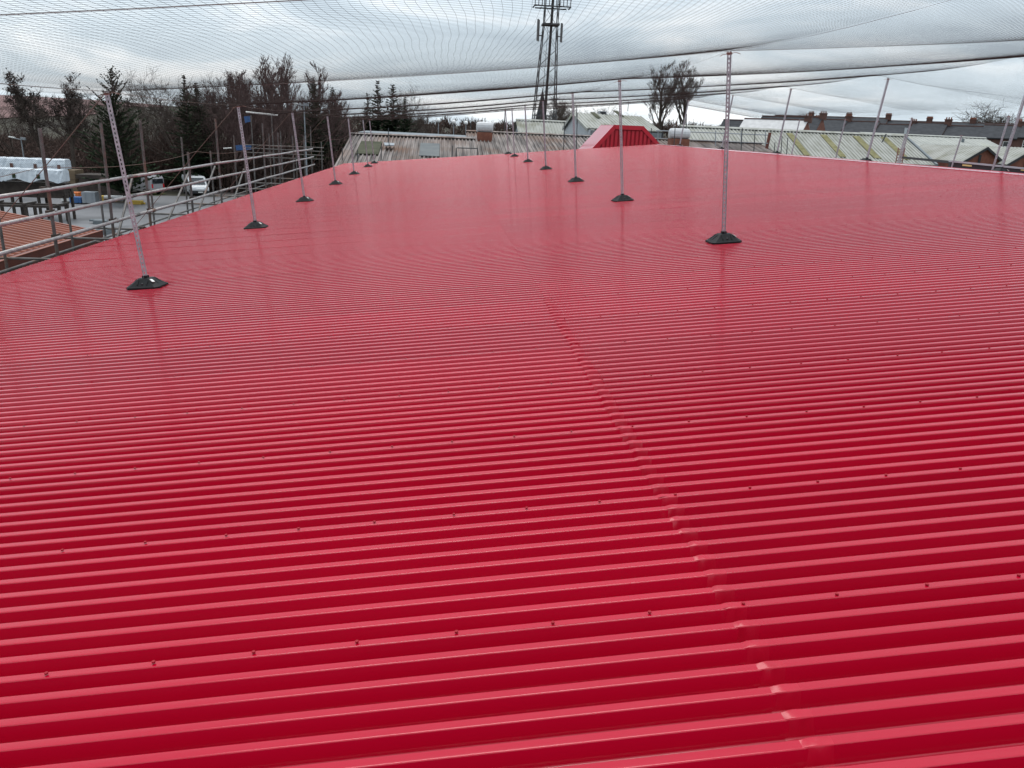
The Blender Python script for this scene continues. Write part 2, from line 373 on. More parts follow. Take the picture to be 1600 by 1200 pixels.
ROW0, ROW1 = -9, 50
Y_END = Y_SCREW + SHEET * (ROW1 + 1)
def eave_x(y): return -6.25 + 0.024 * (y - 11)
wh = thing('warehouse', 'long low-pitched warehouse roofed in glossy red ribbed metal sheets', 'building', (3, 20, 0))
def wpart(name, mb, m, **k): return part(name, mb, m, wh, **k)
L_ME = [sheet_mesh('roof_sheet', -6.25, SEAM_X + 0.55, 8, -0.003, s) for s in range(4)]
R_ME = [sheet_mesh('roof_sheet', SEAM_X, RIDGE_X - 0.02, 10, 0.0, s + 9) for s in range(4)]
LAP = [lap_mesh(s + 40) for s in range(6)]
rs = random.Random(3)
base = Vector(wh.location)
for k in range(ROW0, ROW1 + 1):
    y0 = Y_SCREW - 0.0155 + SHEET * k
    o = link('roof_sheet', L_ME[rs.randrange(4)], wh); d = eave_x(y0) + 6.25
    o.location = roof(d, y0, (rs.random() - 0.5) * 0.0003) - base; o.rotation_euler = ((rs.random() - 0.5) * 0.0004, -SLOPE + (rs.random() - 0.5) * 0.0003, 0)
    o = link('roof_sheet', R_ME[rs.randrange(4)], wh)
    o.location = roof(0, y0, (rs.random() - 0.5) * 0.0003) - base; o.rotation_euler = ((rs.random() - 0.5) * 0.0004, -SLOPE, 0)
    if y0 < 7.0: link('lap_sealant', LAP[rs.randrange(6)], o)
# stitching screws along every eighth crown
sc_mb = MB()
ux = (roof(1, 0) - roof(0, 0)); un = (roof(0, 0, 1) - roof(0, 0, 0)); uy = Vector((0, 1, 0))
def screw(x, y, near, z=0.001):
    c = roof(x, y, z); n = 8 if near else 5
    cs = [(math.cos(2*math.pi*i/n + .3), math.sin(2*math.pi*i/n + .3)) for i in range(n)]
    rr = [[c + ux*a*.0058 + uy*b*.0058 for a, b in cs], [c + un*.002 + ux*a*.0060 + uy*b*.0060 for a, b in cs],
          [c + un*.0025 + ux*a*.0062 + uy*b*.0062 for a, b in cs], [c + un*.0058 + ux*a*.0058 + uy*b*.0058 for a, b in cs]]
    sc_mb.rings(rr if near else [rr[0], rr[3]])
for k in range(ROW0, ROW1 + 1):
    y = Y_SCREW + SHEET * k
    for i in range(-17, 34):
        x = SEAM_X + 0.05 + 0.328 * i + (rs.random() - 0.5) * 0.03
        if x < eave_x(y) + 0.1 or x > RIDGE_X - 0.35: continue
        screw(x, y + (rs.random() - 0.5) * 0.006, y < 9)
for i in range(150):
    y = -3 + i * 0.309 + (rs.random() - 0.5) * 0.1
    screw(RIDGE_X - 0.12 + (rs.random() - .5) * .05, y, True, 0.009)
wpart('fixing_screws', sc_mb, RED_SHADED, kind='stuff')
# ridge capping in three-metre lengths
for i in range(17):
    y0 = -4.0 + i * 2.85; y1 = min(y0 + 2.93, Y_END); lift = 0.004 + 0.003 * (i % 2)
    ring = lambda y: [roof(RIDGE_X - 0.21, y, lift - 0.016), roof(RIDGE_X - 0.21, y, lift), roof(RIDGE_X - 0.012, y, lift + 0.006), RID + Vector((0, y, lift + 0.012)), roof2(0.012, y, lift + 0.006), roof2(0.21, y, lift),
                      roof2(0.21, y, lift - 0.016), RID + Vector((0, y, lift - 0.006))]
    if y1 > y0: wpart('ridge_cap', MB().rings([ring(y0), ring(y1)]), RED)
# slope behind the ridge, walls, eave trim
m2 = MB(); ny = 380
ring = []
for k in range(int((Y_END + 5) / PITCH)):
    y = -5 + k * PITCH
    for (py_, pz_) in [(0, 0), (.031, 0), (.051, -.05), (.083, -.05)]: ring.append((y + py_, pz_))
n = len(ring)
m2.add([roof2(0.03, y, z - 0.001) for y, z in ring] + [roof2(18.0, y, z - 0.001) for y, z in ring], [(j, n + j, n + j + 1, j + 1) for j in range(n - 1)])
wpart('far_roof_slope', m2, RED)
def eave_pt(y, z): p = roof(eave_x(y), y, 0); return Vector((p.x, y, z))
ze = roof(-6, 20, 0).z
wall = MB()
wall.slab([eave_pt(-5, 0) + Vector((.25, 0, 0)), eave_pt(Y_END, 0) + Vector((.25, 0, 0)), eave_pt(Y_END, ze - .12) + Vector((.25, 0, 0)), eave_pt(-5, ze - .12) + Vector((.25, 0, 0))], (0.2, 0, 0))
r2e = roof2(17.8, 0, 0)
wall.box(r2e.x - .3, r2e.x, -5, Y_END - .3, 0, r2e.z - .1)
wall.slab([(eave_pt(Y_END, 0).x + .5, Y_END - .25, 0), (r2e.x - .31, Y_END - .25, 0), (r2e.x - .31, Y_END - .25, r2e.z - .12), (RID.x, Y_END - .25, RID.z - .1), (eave_pt(Y_END, 0).x + .5, Y_END - .25, ze - .1)], (0, .2, 0))
wpart('wall', wall, CLAD)
g = MB(); g.slab([eave_pt(-5, ze - .20) + Vector((-.02, 0, 0)), eave_pt(Y_END, ze - .14) + Vector((-.02, 0, 0)), eave_pt(Y_END, ze - .07) + Vector((-.02, 0, 0)), eave_pt(-5, ze - .13) + Vector((-.02, 0, 0))], (-0.11, 0, 0))
wpart('gutter', g, CLAD_D)

# ------------------------------------------------------------------ net posts
POST_H = 2.2
def post_mesh(angle):
    mb = MB(); w = 0.023; t = 0.0035
    P, sl = 0.05, 0.026; nsl = int(POST_H / P)
    def faceted(mb2, slots, org, ax, nrm):
        # face strip lying at org, width along ax, normal nrm
        ax = Vector(ax); nrm = Vector(nrm); org = Vector(org)
        def bar(u0, u1, z0, z1):
            pts = [org + ax*u0 + Vector((0,0,z0)), org + ax*u1 + Vector((0,0,z0)), org + ax*u1 + Vector((0,0,z1)), org + ax*u0 + Vector((0,0,z1))]
            mb2.slab(pts, nrm * t)
        if not slots: bar(-w, w, 0, POST_H); return
        bar(-w, -0.0062, 0, POST_H); bar(0.0062, w, 0, POST_H)
        for k in range(nsl):
            bar(-0.0062, 0.0062, k*P, k*P + P - sl)
    faceted(mb, True, (0, -w, 0.09), (1, 0, 0), (0, 1, 0))
    faceted(mb, True, (-w, 0, 0.09), (0, 1, 0), (1, 0, 0))
    faceted(mb, False, (w - t, 0, 0.09), (0, 1, 0), (1, 0, 0))
    mb.box(-w, -w + .010, w - t, w, .09, POST_H + .09); mb.box(w - .010, w, w - t, w, .09, POST_H + .09)
    c, s_ = math.cos(angle), math.sin(angle)
    mb.v = [(x*c - y*s_, x*s_ + y*c, z) for x, y, z in mb.v]
    return mb.mesh('post', GALV)
def foot_mesh():
    def ring(a, b, ch, z): return [(a-ch,-b,z),(a,-b+ch,z),(a,b-ch,z),(a-ch,b,z),(-a+ch,b,z),(-a,b-ch,z),(-a,-b+ch,z),(-a+ch,-b,z)]
    mb = MB()
    mb.rings([ring(.245,.185,.05,-.004), ring(.245,.185,.05,.018), ring(.232,.172,.05,.026), ring(.10,.082,.028,.112), ring(.092,.074,.026,.118)])
    mb.box(-.035, .035, -.035, .035, .112, .150)
    for sx in (-1, 1):                                   # moulded ribs up the flanks
        for sy in (-1, 1):
            mb.slab([(sx*.20, sy*.05, .030), (sx*.13, sy*.05, .094), (sx*.11, sy*.05, .116), (sx*.20, sy*.05, .050)], (0, .014, 0))
            mb.slab([(sx*.07, sy*.155, .034), (sx*.07, sy*.10, .090), (sx*.07, sy*.088, .116), (sx*.07, sy*.155, .054)], (.014, 0, 0))
    mb.v = [(x*.82, y*.82, z*.9) for x, y, z in mb.v]
    return mb.mesh('rubber_foot', RUBBER)
def hole_mesh():
    mb = MB(); mb.tube((0.005, -0.123, 0.045), (0.005, -0.105, 0.052), 0.014, n=10); return mb.mesh('foot_socket', CAR_D)
def stick_mesh():
    mb = MB(); mb.slab([(.086, -.080, .097), (.123, -.102, .069), (.139, -.070, .0635), (.100, -.051, .091)], (0.004, -0.002, 0.006)); return mb.mesh('sticker', STICKER)
def tie_mesh():
    mb = MB(); pts = []
    for i in range(40):
        a = i * 0.9; pts.append((0.031*math.cos(a), 0.031*math.sin(a), POST_H + .05 + 0.0006*i))
    mb.path(pts, 0.0045, 4); mb.path([(0.03, 0, POST_H+.06), (0.07, 0.01, POST_H+.075), (0.11, 0.0, POST_H+.06), (0.14, .01, POST_H+.05)], .004, 4)
    mb.path([(-0.03, 0, POST_H+.06), (-0.09, 0.0, POST_H+.05), (-0.11, 0.01, POST_H+.035)], .004, 4)
    return mb.mesh('rope_tie', ROPE)
PM = [post_mesh(math.radians(a)) for a in (24, -28, 12)]; FM = foot_mesh(); HM = hole_mesh(); SM_ = stick_mesh(); TM = tie_mesh()
ROWS = [3.9, 9.7, 15.55, 21.2, 27.5, 33.4, 39.7, 43.5]
def shift(x, y0):
    l = -0.035 * y0; r = 1.0 + 0.015 * y0
    if x < 3.49: return l * min(1.2, (3.49 - x) / 7.1)
    return r * (x - 3.49) / 8.9
def place_post(p, normal, hgt, pm, label, group, seed, turn=0.0, sticker=True):
    r = random.Random(seed)
    t = thing('net_post', label, 'net post', p, group)
    q = Vector((0, 0, 1)).rotation_difference(normal) @ Quaternion((0, 0, 1), turn + (r.random() - .5) * .12)
    lean = Quaternion((r.random() - .5, r.random() - .5, 0), (r.random() - .5) * 0.03)
    t.rotation_mode = 'QUATERNION'; t.rotation_quaternion = q
    f = link('rubber_foot', FM, t)
    link('foot_socket', HM, f)
    if sticker: link('sticker', SM_, f)
    o = link('post', PM[pm], t); o.rotation_mode = 'QUATERNION'; o.rotation_quaternion = lean; o.scale = (1, 1, hgt / (POST_H + .09))
    o = link('rope_tie', TM, t); o.scale = (1, 1, hgt / (POST_H + .09)); o.rotation_mode = 'QUATERNION'; o.rotation_quaternion = lean
    return t
nrm1 = (roof(0, 0, 1) - roof(0, 0, 0)).normalized(); nrm2 = (roof2(0, 0, 1) - roof2(0, 0, 0)).normalized()
HL, HR, HRD = 2.17, 2.265, 2.32
XL, XR = -3.62, 3.49
for k, y0 in enumerate(ROWS):
    if k == 0: continue
    place_post(roof(XL, y0 + shift(XL, y0), 0), nrm1, HL, 0, '%s slotted steel net post along the left side of the red roof' % ORD[k-1].capitalize(), 'net posts along the left of the red roof', k, -0.1)
    place_post(roof(XR, y0 + shift(XR, y0), 0), nrm1, HR, 1, '%s slotted steel net post in the middle row of the red roof' % ORD[k-1].capitalize(), 'net posts in the middle of the red roof', k + 20, 0.06)
for k, y0 in enumerate(ROWS):
    if k < 2 or k > 6: continue
    y = y0 + shift(12.4, y0)
    place_post(roof2(0.38, y, 0.0), nrm2, HRD, 2, '%s leaning net post just behind the ridge of the red roof' % ORD[k-2].capitalize(), 'net posts behind the ridge', k + 40)
for k, y in enumerate([25.6, 31.2, 36.6, 41.5]):
    place_post(roof2(6.6, y, 0.0), nrm2, 2.2, 2, '%s thin net post rising from below the ridge on the right' % ORD[k].capitalize(), 'net posts low behind the ridge', k + 60)

for k, y in enumerate([33.2, 37.4]):
    place_post(roof2(10.2, y, 0.0), nrm2, 2.0, 2, '%s of two short-looking net posts lowest behind the ridge, at far right' % ('Nearer', 'Farther')[k], 'net posts low behind the ridge', k + 80)

# ------------------------------------------------------------------ netting
def wire_h(x):
    """height of the support wires over the roof plane"""
    if x < XL: return HL - 0.90 * (XL - x)
    if x < XR:
        t = (x - XL) / (XR - XL); return HL + (HR - HL) * t - 0.05 * 4 * t * (1 - t)
    t = min(1.0, (x - XR) / (12.35 - XR)); return HR + (HRD - HR) * t - 0.05 * 4 * t * (1 - t)
def net_pt(x, y0):
    k = max(0, min(len(ROWS) - 2, int(np.searchsorted(ROWS, y0)) - 1))
    a, b = ROWS[k], ROWS[k + 1]; t = (y0 - a) / (b - a)
    sag = (0.045 if k < 2 else 0.085) * (4 * t * (1 - t)) if 0 <= t <= 1 else 0
    if x < XL: sag *= max(0.1, 1 - (XL - x) / 1.0)
    dn = min(abs(y0 - a), abs(y0 - b))
    lx = -0.08 * math.exp(-(dn / 0.75) ** 2) + 0.005 * math.sin(7.3 * y0 + 2.1 * x) + 0.008 * math.sin(1.7 * y0 + 0.6 * x)
    ww = 0.004 * math.sin(1.3 * x + 0.9 * y0)
    yy = y0 + shift(x, y0)
    if x <= 12.35:
        z = wire_h(x) - sag + ww
        return roof(x + lx, yy, z)
    d = x - 12.35
    p = roof(12.35 + lx, yy, wire_h(12.35) - sag + ww)
    return Vector((p.x + d * math.cos(SLOPE), p.y, p.z - d * math.sin(SLOPE) * 1.1))
def build_net():
    mesh_w = 0.05; r = 0.00072
    V = []; Fc = []; nv = 0
    def ribbon(pts, rad):
        nonlocal nv
        P = np.array(pts); n = len(P)
        T = np.gradient(P, axis=0); T /= np.linalg.norm(T, axis=1)[:, None]
        A = np.cross(T, np.array([0.0, 0.0, 1.0])); A /= np.linalg.norm(A, axis=1)[:, None]
        B = np.cross(T, A)
        ring = np.stack([P + rad * (A * math.cos(q) + B * math.sin(q)) for q in (0.5, 2.594, 4.689)], axis=1)   # n,3,3
        V.append(ring.reshape(-1, 3))
        i = np.arange(n - 1)[:, None]; j = np.arange(3)[None, :]; jn = (j + 1) % 3
        q = np.stack([i*3 + j, i*3 + jn, (i+1)*3 + jn, (i+1)*3 + j], axis=2).reshape(-1, 4) + nv
        Fc.append(q); nv += n * 3
    X0, X1 = -4.5, 18.6
    ylist = np.arange(2.2, 43.5, mesh_w)
    xs = np.concatenate([np.arange(X0, 12.3, 0.42), np.arange(12.35, X1, 0.9)])
    for y in ylist: ribbon([net_pt(x, y) for x in xs], r)
    ys = np.concatenate([np.arange(2.2, 22, 0.19), np.arange(22, 43.6, 0.42)])
    for x in np.arange(X0, X1, mesh_w): ribbon([net_pt(x, y) for y in ys], r)
    v = np.concatenate(V); f = np.concatenate(Fc)
    me = bpy.data.meshes.new('netting')
    me.vertices.add(len(v)); me.vertices.foreach_set('co', v.ravel().astype(np.float32))
    me.loops.add(f.size); me.loops.foreach_set('vertex_index', f.ravel().astype(np.int32))
    me.polygons.add(len(f)); me.polygons.foreach_set('loop_start', np.arange(0, f.size, 4, dtype=np.int32))
    me.update(calc_edges=True); me.materials.append(CORD)
    return me
net = thing('bird_net', 'fine dark bird netting stretched over wires above the red roof', 'net', (0, 0, 0))
o = link('netting', build_net(), net); o['kind'] = 'stuff'
def wl(x, y0, dz=0.0):
    yy = y0 + shift(x, y0); return roof(x, yy, wire_h(x) + dz)
for y0 in ROWS:
    pts = [wl(XL + (XR - XL) * i / 12, y0) for i in range(13)] + [wl(XR + (12.35 - XR) * i / 14, y0) for i in range(1, 15)]
    pts += [pts[-1] + Vector((d * math.cos(SLOPE), 0, -d * math.sin(SLOPE) * 1.1 - .05 * math.sin(d))) for d in (1.5, 3, 4.5, 6.2)]
    part('support_wire', MB().path(pts, 0.0022, 4), WIRE, net)
def longwire(x, r=0.003, sag=0.03):
    pts = []
    for a, b in zip(ROWS[:-1], ROWS[1:]):
        for i in range(6):
            t = i / 6; pts.append(wl(x, a + (b - a) * t, -sag * 4 * t * (1 - t)))
    pts.append(wl(x, ROWS[-1])); return MB().path(pts, r, 4)
part('edge_wire', longwire(XL, 0.0025), ROPE_B, net); part('edge_wire', longwire(XR, 0.0014, 0.06), WIRE, net)
part('edge_wire', longwire(-4.45, 0.0035, 0.10), ROPE_B, net)
for k, y0 in enumerate(ROWS):
    a = wl(XL, y0); yy = a.y
    b = roof(-4.45, yy, wire_h(-4.45)); c = roof(eave_x(yy) + .1, yy + .25, 0.0)
    if y0 > 5: part('guy_rope', MB().path([a, b, c], 0.006, 4), ROPE_B, net)

# ------------------------------------------------------------------ red raised gable at the far end of the roof
def red_gable():
    y0, y1 = 50.0, 54.2
    bl, tl, tr, br = at(927, 231, y0), at(959, 196, y0), at(1006, 197, y0), at(1040, 231, y0)
    zt = (tl.z + tr.z) / 2; tl.z = tr.z = zt; zb = (bl.z + br.z) / 2 - 1.3
    k = 1.3 / (zt - bl.z)
    bl = bl + (bl - tl) * k; br = br + (br - tr) * k; bl.z = br.z = zb
    t = thing('raised_gable', 'bright red ribbed gable end with sloping sides at the far roof end', 'building', ((bl.x + br.x) / 2, y0, 0))
    D = Vector((0, y1 - y0, 0))
    part('side_slope', MB().slab([bl, tl, tl + D, bl + D], (0.06, 0, -0.03)), RED, t)
    part('side_slope', MB().slab([br, tr, tr + D, br + D], (-0.06, 0, -0.03)), RED, t)
    part('top_slope', MB().slab([tl + Vector((0, 0, .02)), tr + Vector((0, 0, .02)), tr + D + Vector((0, 0, .02)), tl + D + Vector((0, 0, .02))], (0, 0, -0.05)), RED, t)
    # trim boards round the face
    tw = 0.30; f = Vector((0, -0.05, 0))
    def trim(a, b, inn):
        part('verge_trim', MB().slab([a + f, b + f, b + f + inn, a + f + inn], (0, 0.05, 0)), RED_WALL, t)
    trim(bl, tl, Vector((tw, 0, -0.04))); trim(br, tr, Vector((-tw, 0, -0.04)))
    part('verge_trim', MB().slab([tl + f * 1.4, tr + f * 1.4, tr + f * 1.4 + Vector((-.18, 0, -tw * .8)), tl + f * 1.4 + Vector((.18, 0, -tw * .8))], (0, .05, 0)), RED_WALL, t)
    part('back_panel', MB().slab([bl + Vector((.05, .05, 0)), br + Vector((-.05, .05, 0)), tr + Vector((0, .05, -.05)), tl + Vector((0, .05, -.05))], (0, .05, 0)), RED_SHADED, t)  # darker red paints the shade seen in the gaps between ribs
    n = 25; w = br.x - bl.x
    for i in range(n):
        x = bl.x + 0.42 + (w - 0.84) * i / (n - 1)
        hgt = min((x - bl.x) / (tl.x - bl.x), (br.x - x) / (br.x - tr.x), 1.0)
        part('rib', MB().box(x - .076, x + .076, y0 + .005, y0 + .048, zb, zb + (zt - zb) * hgt - 0.30), RED_WALL, t)
    part('wall', MB().box(bl.x + .1, br.x - .1, y0 + .3, y1 - .1, 0, zb + .02), CLAD, t)
red_gable()

# ------------------------------------------------------------------ scaffold along the eave
def scaffold():
    t = thing('eave_scaffold', 'long steel tube scaffold with three guard rails along the left eave', 'scaffold', (-6.7, 20, 0))
    sx = -6.62; xin = -6.76; xout = -8.15
    ysI = [9.2, 11.6, 13.9, 16.3, 18.4, 21.5, 24.5, 27.6, 30.5, 33.3, 36.4, 39.6]
    tops = [1.9, 1.8, 1.95, 2.05, 2.1, 1.35, 2.2, 1.5, 2.1, 1.75, 1.6, 1.6]
    r_ = random.Random(5)
    for y, tp in zip(ysI, tops):
        p = roof(xin, y, 0)
        part('standard', MB().tube((p.x, y, 0.0), (p.x + (r_.random() - .5) * .06, y, p.z + tp), 0.030, n=8), SCAF_D, t, smooth=False)
        part('base_plate', MB().box(p.x - .075, p.x + .075, y - .075, y + .075, 0.007, 0.02), SCAF_D, t)
    for i, y in enumerate([10.3, 12.3, 13.1, 14.9, 17.6, 19.3, 22.6, 25.6, 28.6, 31.9, 35.0, 38.3]):
        p = roof(xout, y, 0)
        part('standard', MB().tube((p.x, y, 0.0), (p.x, y, p.z + 0.35 + 0.5 * (i % 2) + (0.9 if i > 6 else 0)), 0.027, n=8), SCAF_D, t)
        q = roof(xin, y, 0)
        part('transom', MB().tube((p.x - .2, y + .05, p.z - 0.25), (q.x + .2, y + .05, p.z - 0.25), 0.026, n=6), SCAF_D, t)
    yend = 41.6
    for hgt, drop in ((1.0, .1), (0.61, .1), (0.20, .06)):
        y = 6.0
        first = True
        while y < yend - .1:
            ye = min(y + (5.1 if first else 6.3), yend); first = False
            f0 = (y - 6) / 36; f1 = (ye - 6) / 36
            a = roof(sx, y, hgt - drop * f0); b = roof(sx, ye - .02, hgt - drop * f1)
            mid = (a + b) / 2 + Vector((0, 0, -0.012))
            part('guard_rail', MB().path([a, mid, b], 0.034, 8), SCAF, t, smooth=True)
            if ye < yend - .1: part('sleeve', MB().tube(b - Vector((0, .08, 0)), b + Vector((0, .10, 0)), 0.040, n=8), SCAF_D, t)
            y = ye
        for ys in ysI:
            c = roof((sx + xin) / 2, ys, hgt - drop * (ys - 6) / 36)
            mb = MB(); mb.box(c.x - .085, c.x + .085, ys - .034, ys + .034, c.z - .036, c.z + .036); mb.tube((c.x + .03, ys - .03, c.z + .04), (c.x + .03, ys + .055, c.z + .05), .012, n=6)
            part('coupler', mb, COUPLER, t)
    for ya, yb, za, zb in ((12.6, 9.0, 0.86, -1.3), (18.1, 15.4, 0.9, -1.2), (22.2, 17.8, 0.88, -1.1), (24.6, 20.6, 0.85, -1.0), (28, 24, .6, -1.2)):
        part('brace', MB().tube(roof(xin - .09, ya, za), roof(xin - .09, yb, zb), 0.0265, n=8), SCAF_D, t)
    # low ledgers and a puncheon with a fan of couplers near the eave
    part('ledger', MB().tube(roof(xin - .1, 12.5, -0.32), roof(xin - .1, 19.5, -0.30), 0.0265, n=8), SCAF_D, t)
    part('ledger', MB().tube(roof(xout, 9, -0.45), roof(xout, 38, -0.45), 0.0265, n=8), SCAF_D, t)
    part('ledger', MB().tube(roof(xout, 20, -1.9), roof(xout, 41, -1.9), 0.0265, n=8), SCAF_D, t)
    for y in (15.9, 18.2, 16.9):
        c = roof(xin - .12, y, -.22); mb = MB(); mb.box(c.x - .06, c.x + .06, y - .05, y + .05, c.z - .07, c.z + .06); mb.tube(c, c + Vector((.1, -.18, .09)), .014, n=6)
        part('coupler', mb, COUPLER, t)
scaffold()
def return_scaffold():
    t = thing('scaffold_return', 'scaffold bay with blue sheet standing beyond the end of the eave rails', 'scaffold', at(430, 260, 47))
    t.location.z = 0
    Yd = 46.0
    def tb(name, p0, p1, d0, d1, r=.03, m=SCAF): part(name, MB().tube(at(*p0, d0), at(*p1, d1), r, n=6), m, t)
    for y0, y1, dd in ((226, 231, 45), (231, 237, 45), (238, 243, 48), (245, 249, 48)):
        tb('guard_rail', (383, y0), (506, y1), dd, dd + 1.5, .025, SCAF_D)
    for px, ty, dd in ((379, 205, 46), (392, 180, 46), (424, 178, 47), (438, 205, 48), (461, 205, 48), (485, 198, 49), (502, 222, 49), (412, 232, 45)):
        a = at(px, ty, dd); part('standard', MB().tube((a.x, a.y, 0), a, .035, n=6), SCAF_D, t)
    tb('top_tube', (384, 175), (434, 180), 46.2, 46.6, .045, WHITE)
    tb('top_tube', (349, 232), (362, 231), 46.0, 46.0, .035, WHITE)
    part('blue_sheet', MB().slab([at(381, 182, 46.4), at(390, 181, 46.4), at(391, 190, 46.4), at(383, 192, 46.4)], (0, .08, 0)), BLUE, t)
    part('blue_sheet', MB().slab([at(368, 227, 46.8), at(392, 226, 46.8), at(392, 234, 46.8), at(369, 235, 46.8)], (0, .12, 0)), BLUE, t)
return_scaffold()

# ------------------------------------------------------------------ corrugated roof helper
def ribbed(pE0, pE1, pR0, pR1, n, hgt):
    """ribbed plane between an eave edge (E0..E1) and a ridge edge (R0..R1); ribs run eave to ridge"""
    pE0, pE1, pR0, pR1 = map(Vector, (pE0, pE1, pR0, pR1))
    nm = (pE1 - pE0).cross(pR0 - pE0).normalized()
    if nm.z < 0: nm = -nm
    wave = [(0.0, 0), (0.25, 0), (0.38, 1), (0.62, 1), (0.75, 0)]
    us = [((i + a) / n, b) for i in range(n) for a, b in wave] + [(1.0, 0)]
    v = [pE0.lerp(pE1, u) + nm * hgt * b for u, b in us] + [pR0.lerp(pR1, u) + nm * hgt * b for u, b in us]
    m = len(us); f = [(j, j + 1, m + j + 1, m + j) for j in range(m - 1)]
    mb = MB().add(v, f)
    off = nm * -0.05
    mb.add([pE0 + off, pE1 + off, pR1 + off, pR0 + off], [(3, 2, 1, 0)])
    mb.add([pE0 + nm*hgt*.5, pE1 + nm*hgt*.5, pE1 + off, pE0 + off], [(0, 1, 2, 3)])
    return mb, nm

# terracotta coated roof below the scaffold on the left
def brown_building():
    zc = 4.3
    cor = at(154, 366, 27.6); cor.z = 4.35; gx = cor.x
    t = thing('terracotta_roofed_shed', 'low shed with ribbed terracotta metal roof beside the scaffold', 'building', (gx - 5, 18, 0))
    run, rise = 9.0, 1.62; ya, yb = 4.0, cor.y
    E0, E1 = (gx - .12, ya, zc), (gx - .12, yb, zc)
    R0, R1 = (gx - run, ya, zc + rise), (gx - run, yb, zc + rise)
    mb, nm = ribbed(E0, E1, R0, R1, int((yb - ya) / 0.333), 0.07)
    part('roof_sheeting', mb, BROWN_ROOF, t)
    mb, nm = ribbed((gx - 2*run, ya, zc), (gx - 2*run, yb, zc), R0, R1, int((yb - ya) / 0.333), 0.07)
    part('roof_sheeting', mb, BROWN_ROOF, t)
    part('gutter', MB().box(gx - .10, gx + .10, ya, yb + .12, zc - .34, zc + .06), BROWN_TRIM, t)
    part('gutter_lip', MB().box(gx + .04, gx + .115, ya, yb + .13, zc + .062, zc + .085), BROWN_ROOF, t)
    part('verge_trim', MB().slab([(gx - .1, yb, zc + .08), (gx - run, yb, zc + rise + .08), (gx - run, yb, zc + rise - .2), (gx - .1, yb, zc - .2)], (0, .12, 0)), BROWN_ROOF, t)
    part('wall', MB().slab([(gx - 2*run + .2, ya + .1, 0), (gx - .3, ya + .1, 0), (gx - .3, ya + .1, zc - .1), (gx - run, ya + .1, zc + rise - .12), (gx - 2*run + .2, ya + .1, zc - .1)], (0, yb - ya - .3, 0)), CLAD_D, t)
brown_building()

# ------------------------------------------------------------------ sheds beyond the red roof
def gable_shed(name, label, ridgeL, ridgeR, run_front, drop, run_back, nrib, hgt, roof_m, wall_m, z0=0.0, overhang=0.25):
    rl, rr = Vector(ridgeL), Vector(ridgeR); dirx = (rr - rl).normalized(); fr = Vector((dirx.y, -dirx.x, 0)).normalized()
    t = thing(name, label, 'building', ((rl.x + rr.x) / 2, (rl.y + rr.y) / 2, z0))
    dn = Vector((0, 0, -drop))
    eL, eR = rl + fr * run_front + dn, rr + fr * run_front + dn
    mb, nm = ribbed(eL, eR, rl, rr, nrib, hgt); part('roof_sheeting', mb, roof_m, t)
    bL, bR = rl - fr * run_back + dn * (run_back / run_front), rr - fr * run_back + dn * (run_back / run_front)
    mb, nb = ribbed(bL, bR, rl, rr, nrib, hgt); part('roof_sheeting', mb, roof_m, t)
    part('ridge_cap', MB().rings([[p + fr * .3 + Vector((0, 0, -.3 * drop / run_front + .07 + hgt)), p + Vector((0, 0, .10 + hgt)), p - fr * .3 + Vector((0, 0, -.3 * drop / run_front + .07 + hgt)), p + Vector((0, 0, .03))] for p in (rl, rr)]), roof_m, t)
    o_ = overhang
    a = rl + dirx * o_; b = rr - dirx * o_
    def sec(p): return [Vector((p.x, p.y, z0)) + fr * (run_front - o_), p + fr * (run_front - o_) + dn * ((run_front - o_) / run_front) - Vector((0, 0, .08)), p - Vector((0, 0, .08)),
                        p - fr * (run_back - o_) + dn * ((run_back - o_) / run_front) - Vector((0, 0, .08)), Vector((p.x, p.y, z0)) - fr * (run_back - o_)]
    part('wall', MB().rings([sec(a), sec(b)]), wall_m, t)
    return t, nm, fr, (rl, rr, eL, eR)
def on_slope(c, u, v, nm, up=0.0):
    rl, rr, eL, eR = c; return rl.lerp(rr, u).lerp(eL.lerp(eR, u), v) + nm * up
def rooflight(t, c, nm, u0, u1, v0, v1, m, name='rooflight', h=0.09):
    pts = [on_slope(c, u0, v0, nm, h - .05), on_slope(c, u1, v0, nm, h - .05), on_slope(c, u1, v1, nm, h - .05), on_slope(c, u0, v1, nm, h - .05)]
    return part(name, MB().slab(pts, nm * .05), m, t)

# grey weathered shed, left block
rl, rr = at(548, 209, 60), at(742, 221, 60); zz = (rl.z + rr.z) / 2; rl.z = rr.z = zz
t, nm, fr, c = gable_shed('weathered_shed', 'weathered grey corrugated shed roof with two dark rooflights past the red roof', rl, rr, 15, 2.7, 9, 34, 0.10, ASB, CLAD_D)
def uv_of(c, nm, px, py):
    """slope coordinates seen at a photo pixel"""
    rl, rr, eL, eR = c; d = at(px, py, 10) - Vector((0, 0, CZ)); o = Vector((0, 0, CZ))
    s = (rl - o).dot(nm) / d.dot(nm); p = o + d * s
    ex = (rr - rl); ey = (eL - rl); return (p - rl).dot(ex) / ex.length_squared, (p - rl).dot(ey) / ey.length_squared
for (a, b, m) in (((565, 223), (598, 244), DARKLIGHT), ((657, 226), (687, 247), GREYLIGHT)):
    u0, v0 = uv_of(c, nm, *a); u1, v1 = uv_of(c, nm, b[0], b[1]); u1 = uv_of(c, nm, b[0], a[1])[0]
    rooflight(t, c, nm, u0, u1, v0, v1, m, h=0.13)
part('lead_flashing', MB().slab([at(560, 206, 62), at(742, 217, 62), at(742, 212, 66), at(572, 204, 66)], (0, 0, -.06)), CLAD_D, t)
